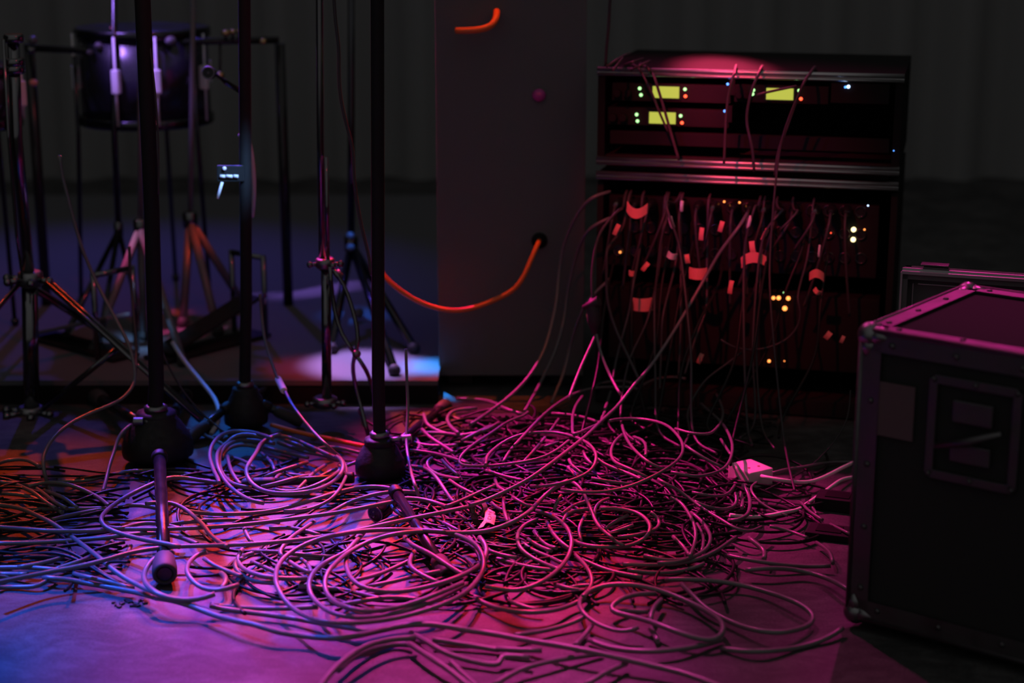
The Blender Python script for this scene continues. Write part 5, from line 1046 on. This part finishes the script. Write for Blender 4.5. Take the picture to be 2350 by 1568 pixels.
# ---- the undergrowth: shade-darkened cables under and between the traced ones
frnd = random.Random(11)
def wander(cx, cy, n, kap, st, zf, ph):
    g = gp(cx, cy); x, y = g.x, g.y; a = frnd.uniform(0, 6.28) if kap > 5 else frnd.gauss(0.1, 0.22) + frnd.choice((0, math.pi)); k = frnd.choice((-1, 1))*kap*frnd.uniform(0.5, 1.6); P = []; dk = 0
    for i in range(n):
        P.append(Vector((x, y, zf(x, y)*(0.55+0.45*math.sin(i*0.55+ph)) + 0.0045)))
        x += st*math.cos(a); y += st*math.sin(a); dk = dk*0.9 + frnd.gauss(0, 0.06); a += (k+dk)*st*10*0.1
    return P
ZONES = [ # label, group, number, pixel box, length in steps, curvature, height
 ('black cable in the thick of the heap, half buried under the big rings', 'tangled cables buried in the heap', 150, (1040, 985, 1640, 1240), 46, 9.0, 0.24, 0.008),
 ('black cable under the red-lit ring and the oval coil', 'tangled cables under the red-lit ring', 44, (1060, 1200, 1640, 1360), 30, 9.0, 0.3, 0.008),
 ('dim black cable tangled in the shade between heap and flight case', 'tangled cables in the shade at the right', 16, (1620, 1060, 1880, 1260), 26, 8.0, 0.3, 0.010),
 ('black cable in the flat orange-flecked tangle at the left edge', 'tangled cables at the left edge', 76, (-80, 1085, 230, 1330), 34, 2.2, 0.3, 0.020),
 ('black cable under the long runs between left and centre tripod', 'tangled cables between the two tripods', 24, (440, 1080, 960, 1190), 26, 4.5, 0.3, 0.012),
 ('black cable under the rings of the big front coil', 'tangled cables under the front coils', 30, (560, 1250, 1060, 1380), 24, 8.0, 0.3, 0.010),
 ('blurred orange-lit cable behind the heap next to the cabinet', 'tangled cables behind the heap', 16, (960, 925, 1180, 1010), 24, 8.0, 0.5, 0.014),
 ('black cable in the dark upper part of the heap at the foot of the rack', 'tangled cables at the foot of the rack', 44, (1330, 900, 1720, 1010), 30, 9.0, 0.3, 0.010),
]
TANGLE = MB()
for lb, gr, n, (x0, y0, x1, y1), ln, kap, hf, base in ZONES:
    single = max(3, min(9, int(n*0.13)))
    for i in range(n):
        fh = frnd.uniform(0.25, 1.15) if i >= single else 1.15
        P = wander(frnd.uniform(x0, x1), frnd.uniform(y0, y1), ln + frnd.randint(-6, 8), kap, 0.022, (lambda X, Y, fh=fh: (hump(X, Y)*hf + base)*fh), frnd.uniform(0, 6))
        Q = []
        for p in P:                       # the tangle stays inside its own patch of the floor
            X_, Y_ = px(p)
            if X_ > x1+70 or X_ < x0-140 or Y_ > y1+30 or Y_ < y0-30 or p.y > 3.30:
                if len(Q) > 5: break
                Q = []; continue
            Q.append(p)
        if len(Q) < 5: continue
        r_ = frnd.uniform(0.0022, 0.0029)
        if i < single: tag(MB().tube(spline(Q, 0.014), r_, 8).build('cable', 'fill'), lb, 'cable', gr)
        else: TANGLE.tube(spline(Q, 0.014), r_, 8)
tag(TANGLE.build('cable_tangle', 'fill'), 'tangle of countless dark black cables under the heap and the rings', 'cable tangle', kind='stuff')

# ---- velcro tie with its woven label
c = gp(1098, 1168, 0.045)
t = thing('velcro_tie', 'fuzzy dark strap ring with a cream woven label wrapped around the long cable', 'cable tie', (c.x, c.y, 0.03))
k = 2.85/F; X = RT; Ud = UP
ring = []; n = 26
for i in range(n+1):
    a = 2*math.pi*i/n; ring.append(c + X*(14*k*math.cos(a)) + Ud*(15*k*math.sin(a)))
MB().ribbon(ring, [(FW + X*0.35)]*(n+1), 0.020, 0.003).build('strap', 'black_velcro', t)
MB().ribbon([vp(1086, 1178, c.y-0.012), vp(1090, 1192, c.y-0.018), vp(1096, 1206, c.y-0.018)], [X, X, X], 0.011, 0.002).build('strap_tail', 'black_velcro', t)
V = [vp(1110.5, 1163, c.y+0.012), vp(1136, 1176, c.y+0.006), vp(1113, 1181, c.y-0.014), vp(1138, 1188, c.y-0.018), vp(1110, 1195, c.y-0.034), vp(1134, 1205, c.y-0.036), vp(1096, 1214, c.y-0.050), vp(1109, 1209, c.y-0.046)]
mb = MB()
rows = [(V[0], V[1]), (V[2], V[3]), (V[4], V[5])]
L1s = spline([r[0] for r in rows], 0.004); L2s = spline([r[1] for r in rows], 0.004); m_ = min(len(L1s), len(L2s)); L2s = [L2s[int(i*(len(L2s)-1)/(len(L1s)-1))] for i in range(len(L1s))]
vv = []; ff = []
for j, off in enumerate((0, 0.0009)):
    for a_, b_ in zip(L1s, L2s): vv += [a_ + Vector((0, off, 0)), b_ + Vector((0, off, 0))]
nL = len(L1s)
for i in range(nL-1): ff += [(2*i, 2*i+1, 2*i+3, 2*i+2), (2*nL+2*i, 2*nL+2*i+2, 2*nL+2*i+3, 2*nL+2*i+1), (2*i, 2*i+2, 2*nL+2*i+2, 2*nL+2*i), (2*i+1, 2*nL+2*i+1, 2*nL+2*i+3, 2*i+3)]
mb.add(vv, ff, True)
mb.add([V[4], V[4]+X*0.006, V[7], V[6], V[4]+Vector((0,.001,0)), V[4]+X*0.006+Vector((0,.001,0)), V[7]+Vector((0,.001,0)), V[6]+Vector((0,.001,0))], [(0,1,2,3),(7,6,5,4),(0,4,5,1),(1,5,6,2),(2,6,7,3),(3,7,4,0)], False)
lab = mb.build('woven_label', 'tan_label', t)
lab['label'] = 'cream woven label with two letters'
def letter(ch, x, y, size, ydep):
    cu = bpy.data.curves.new('letter', 'FONT'); cu.body = ch; cu.size = size; cu.extrude = 0.0003; cu.align_x = 'CENTER'; cu.align_y = 'CENTER'
    tmp = bpy.data.objects.new('tmp', cu); COL.objects.link(tmp); dg = bpy.context.evaluated_depsgraph_get()
    me = bpy.data.meshes.new_from_object(tmp.evaluated_get(dg)); bpy.data.objects.remove(tmp)
    me.materials.clear(); me.materials.append(M['ink'])
    o = bpy.data.objects.new('printed_letter', me); COL.objects.link(o)
    o.parent = lab; 
    o.matrix_world = Matrix.Translation(vp(x, y, ydep)) @ Matrix.Rotation(math.radians(90)-PITCH, 4, 'X') @ Matrix.Rotation(math.radians(78), 4, 'Z')
letter('D', 1124, 1189, 0.0085, c.y-0.030); letter('H', 1124.5, 1178, 0.0075, c.y-0.012)
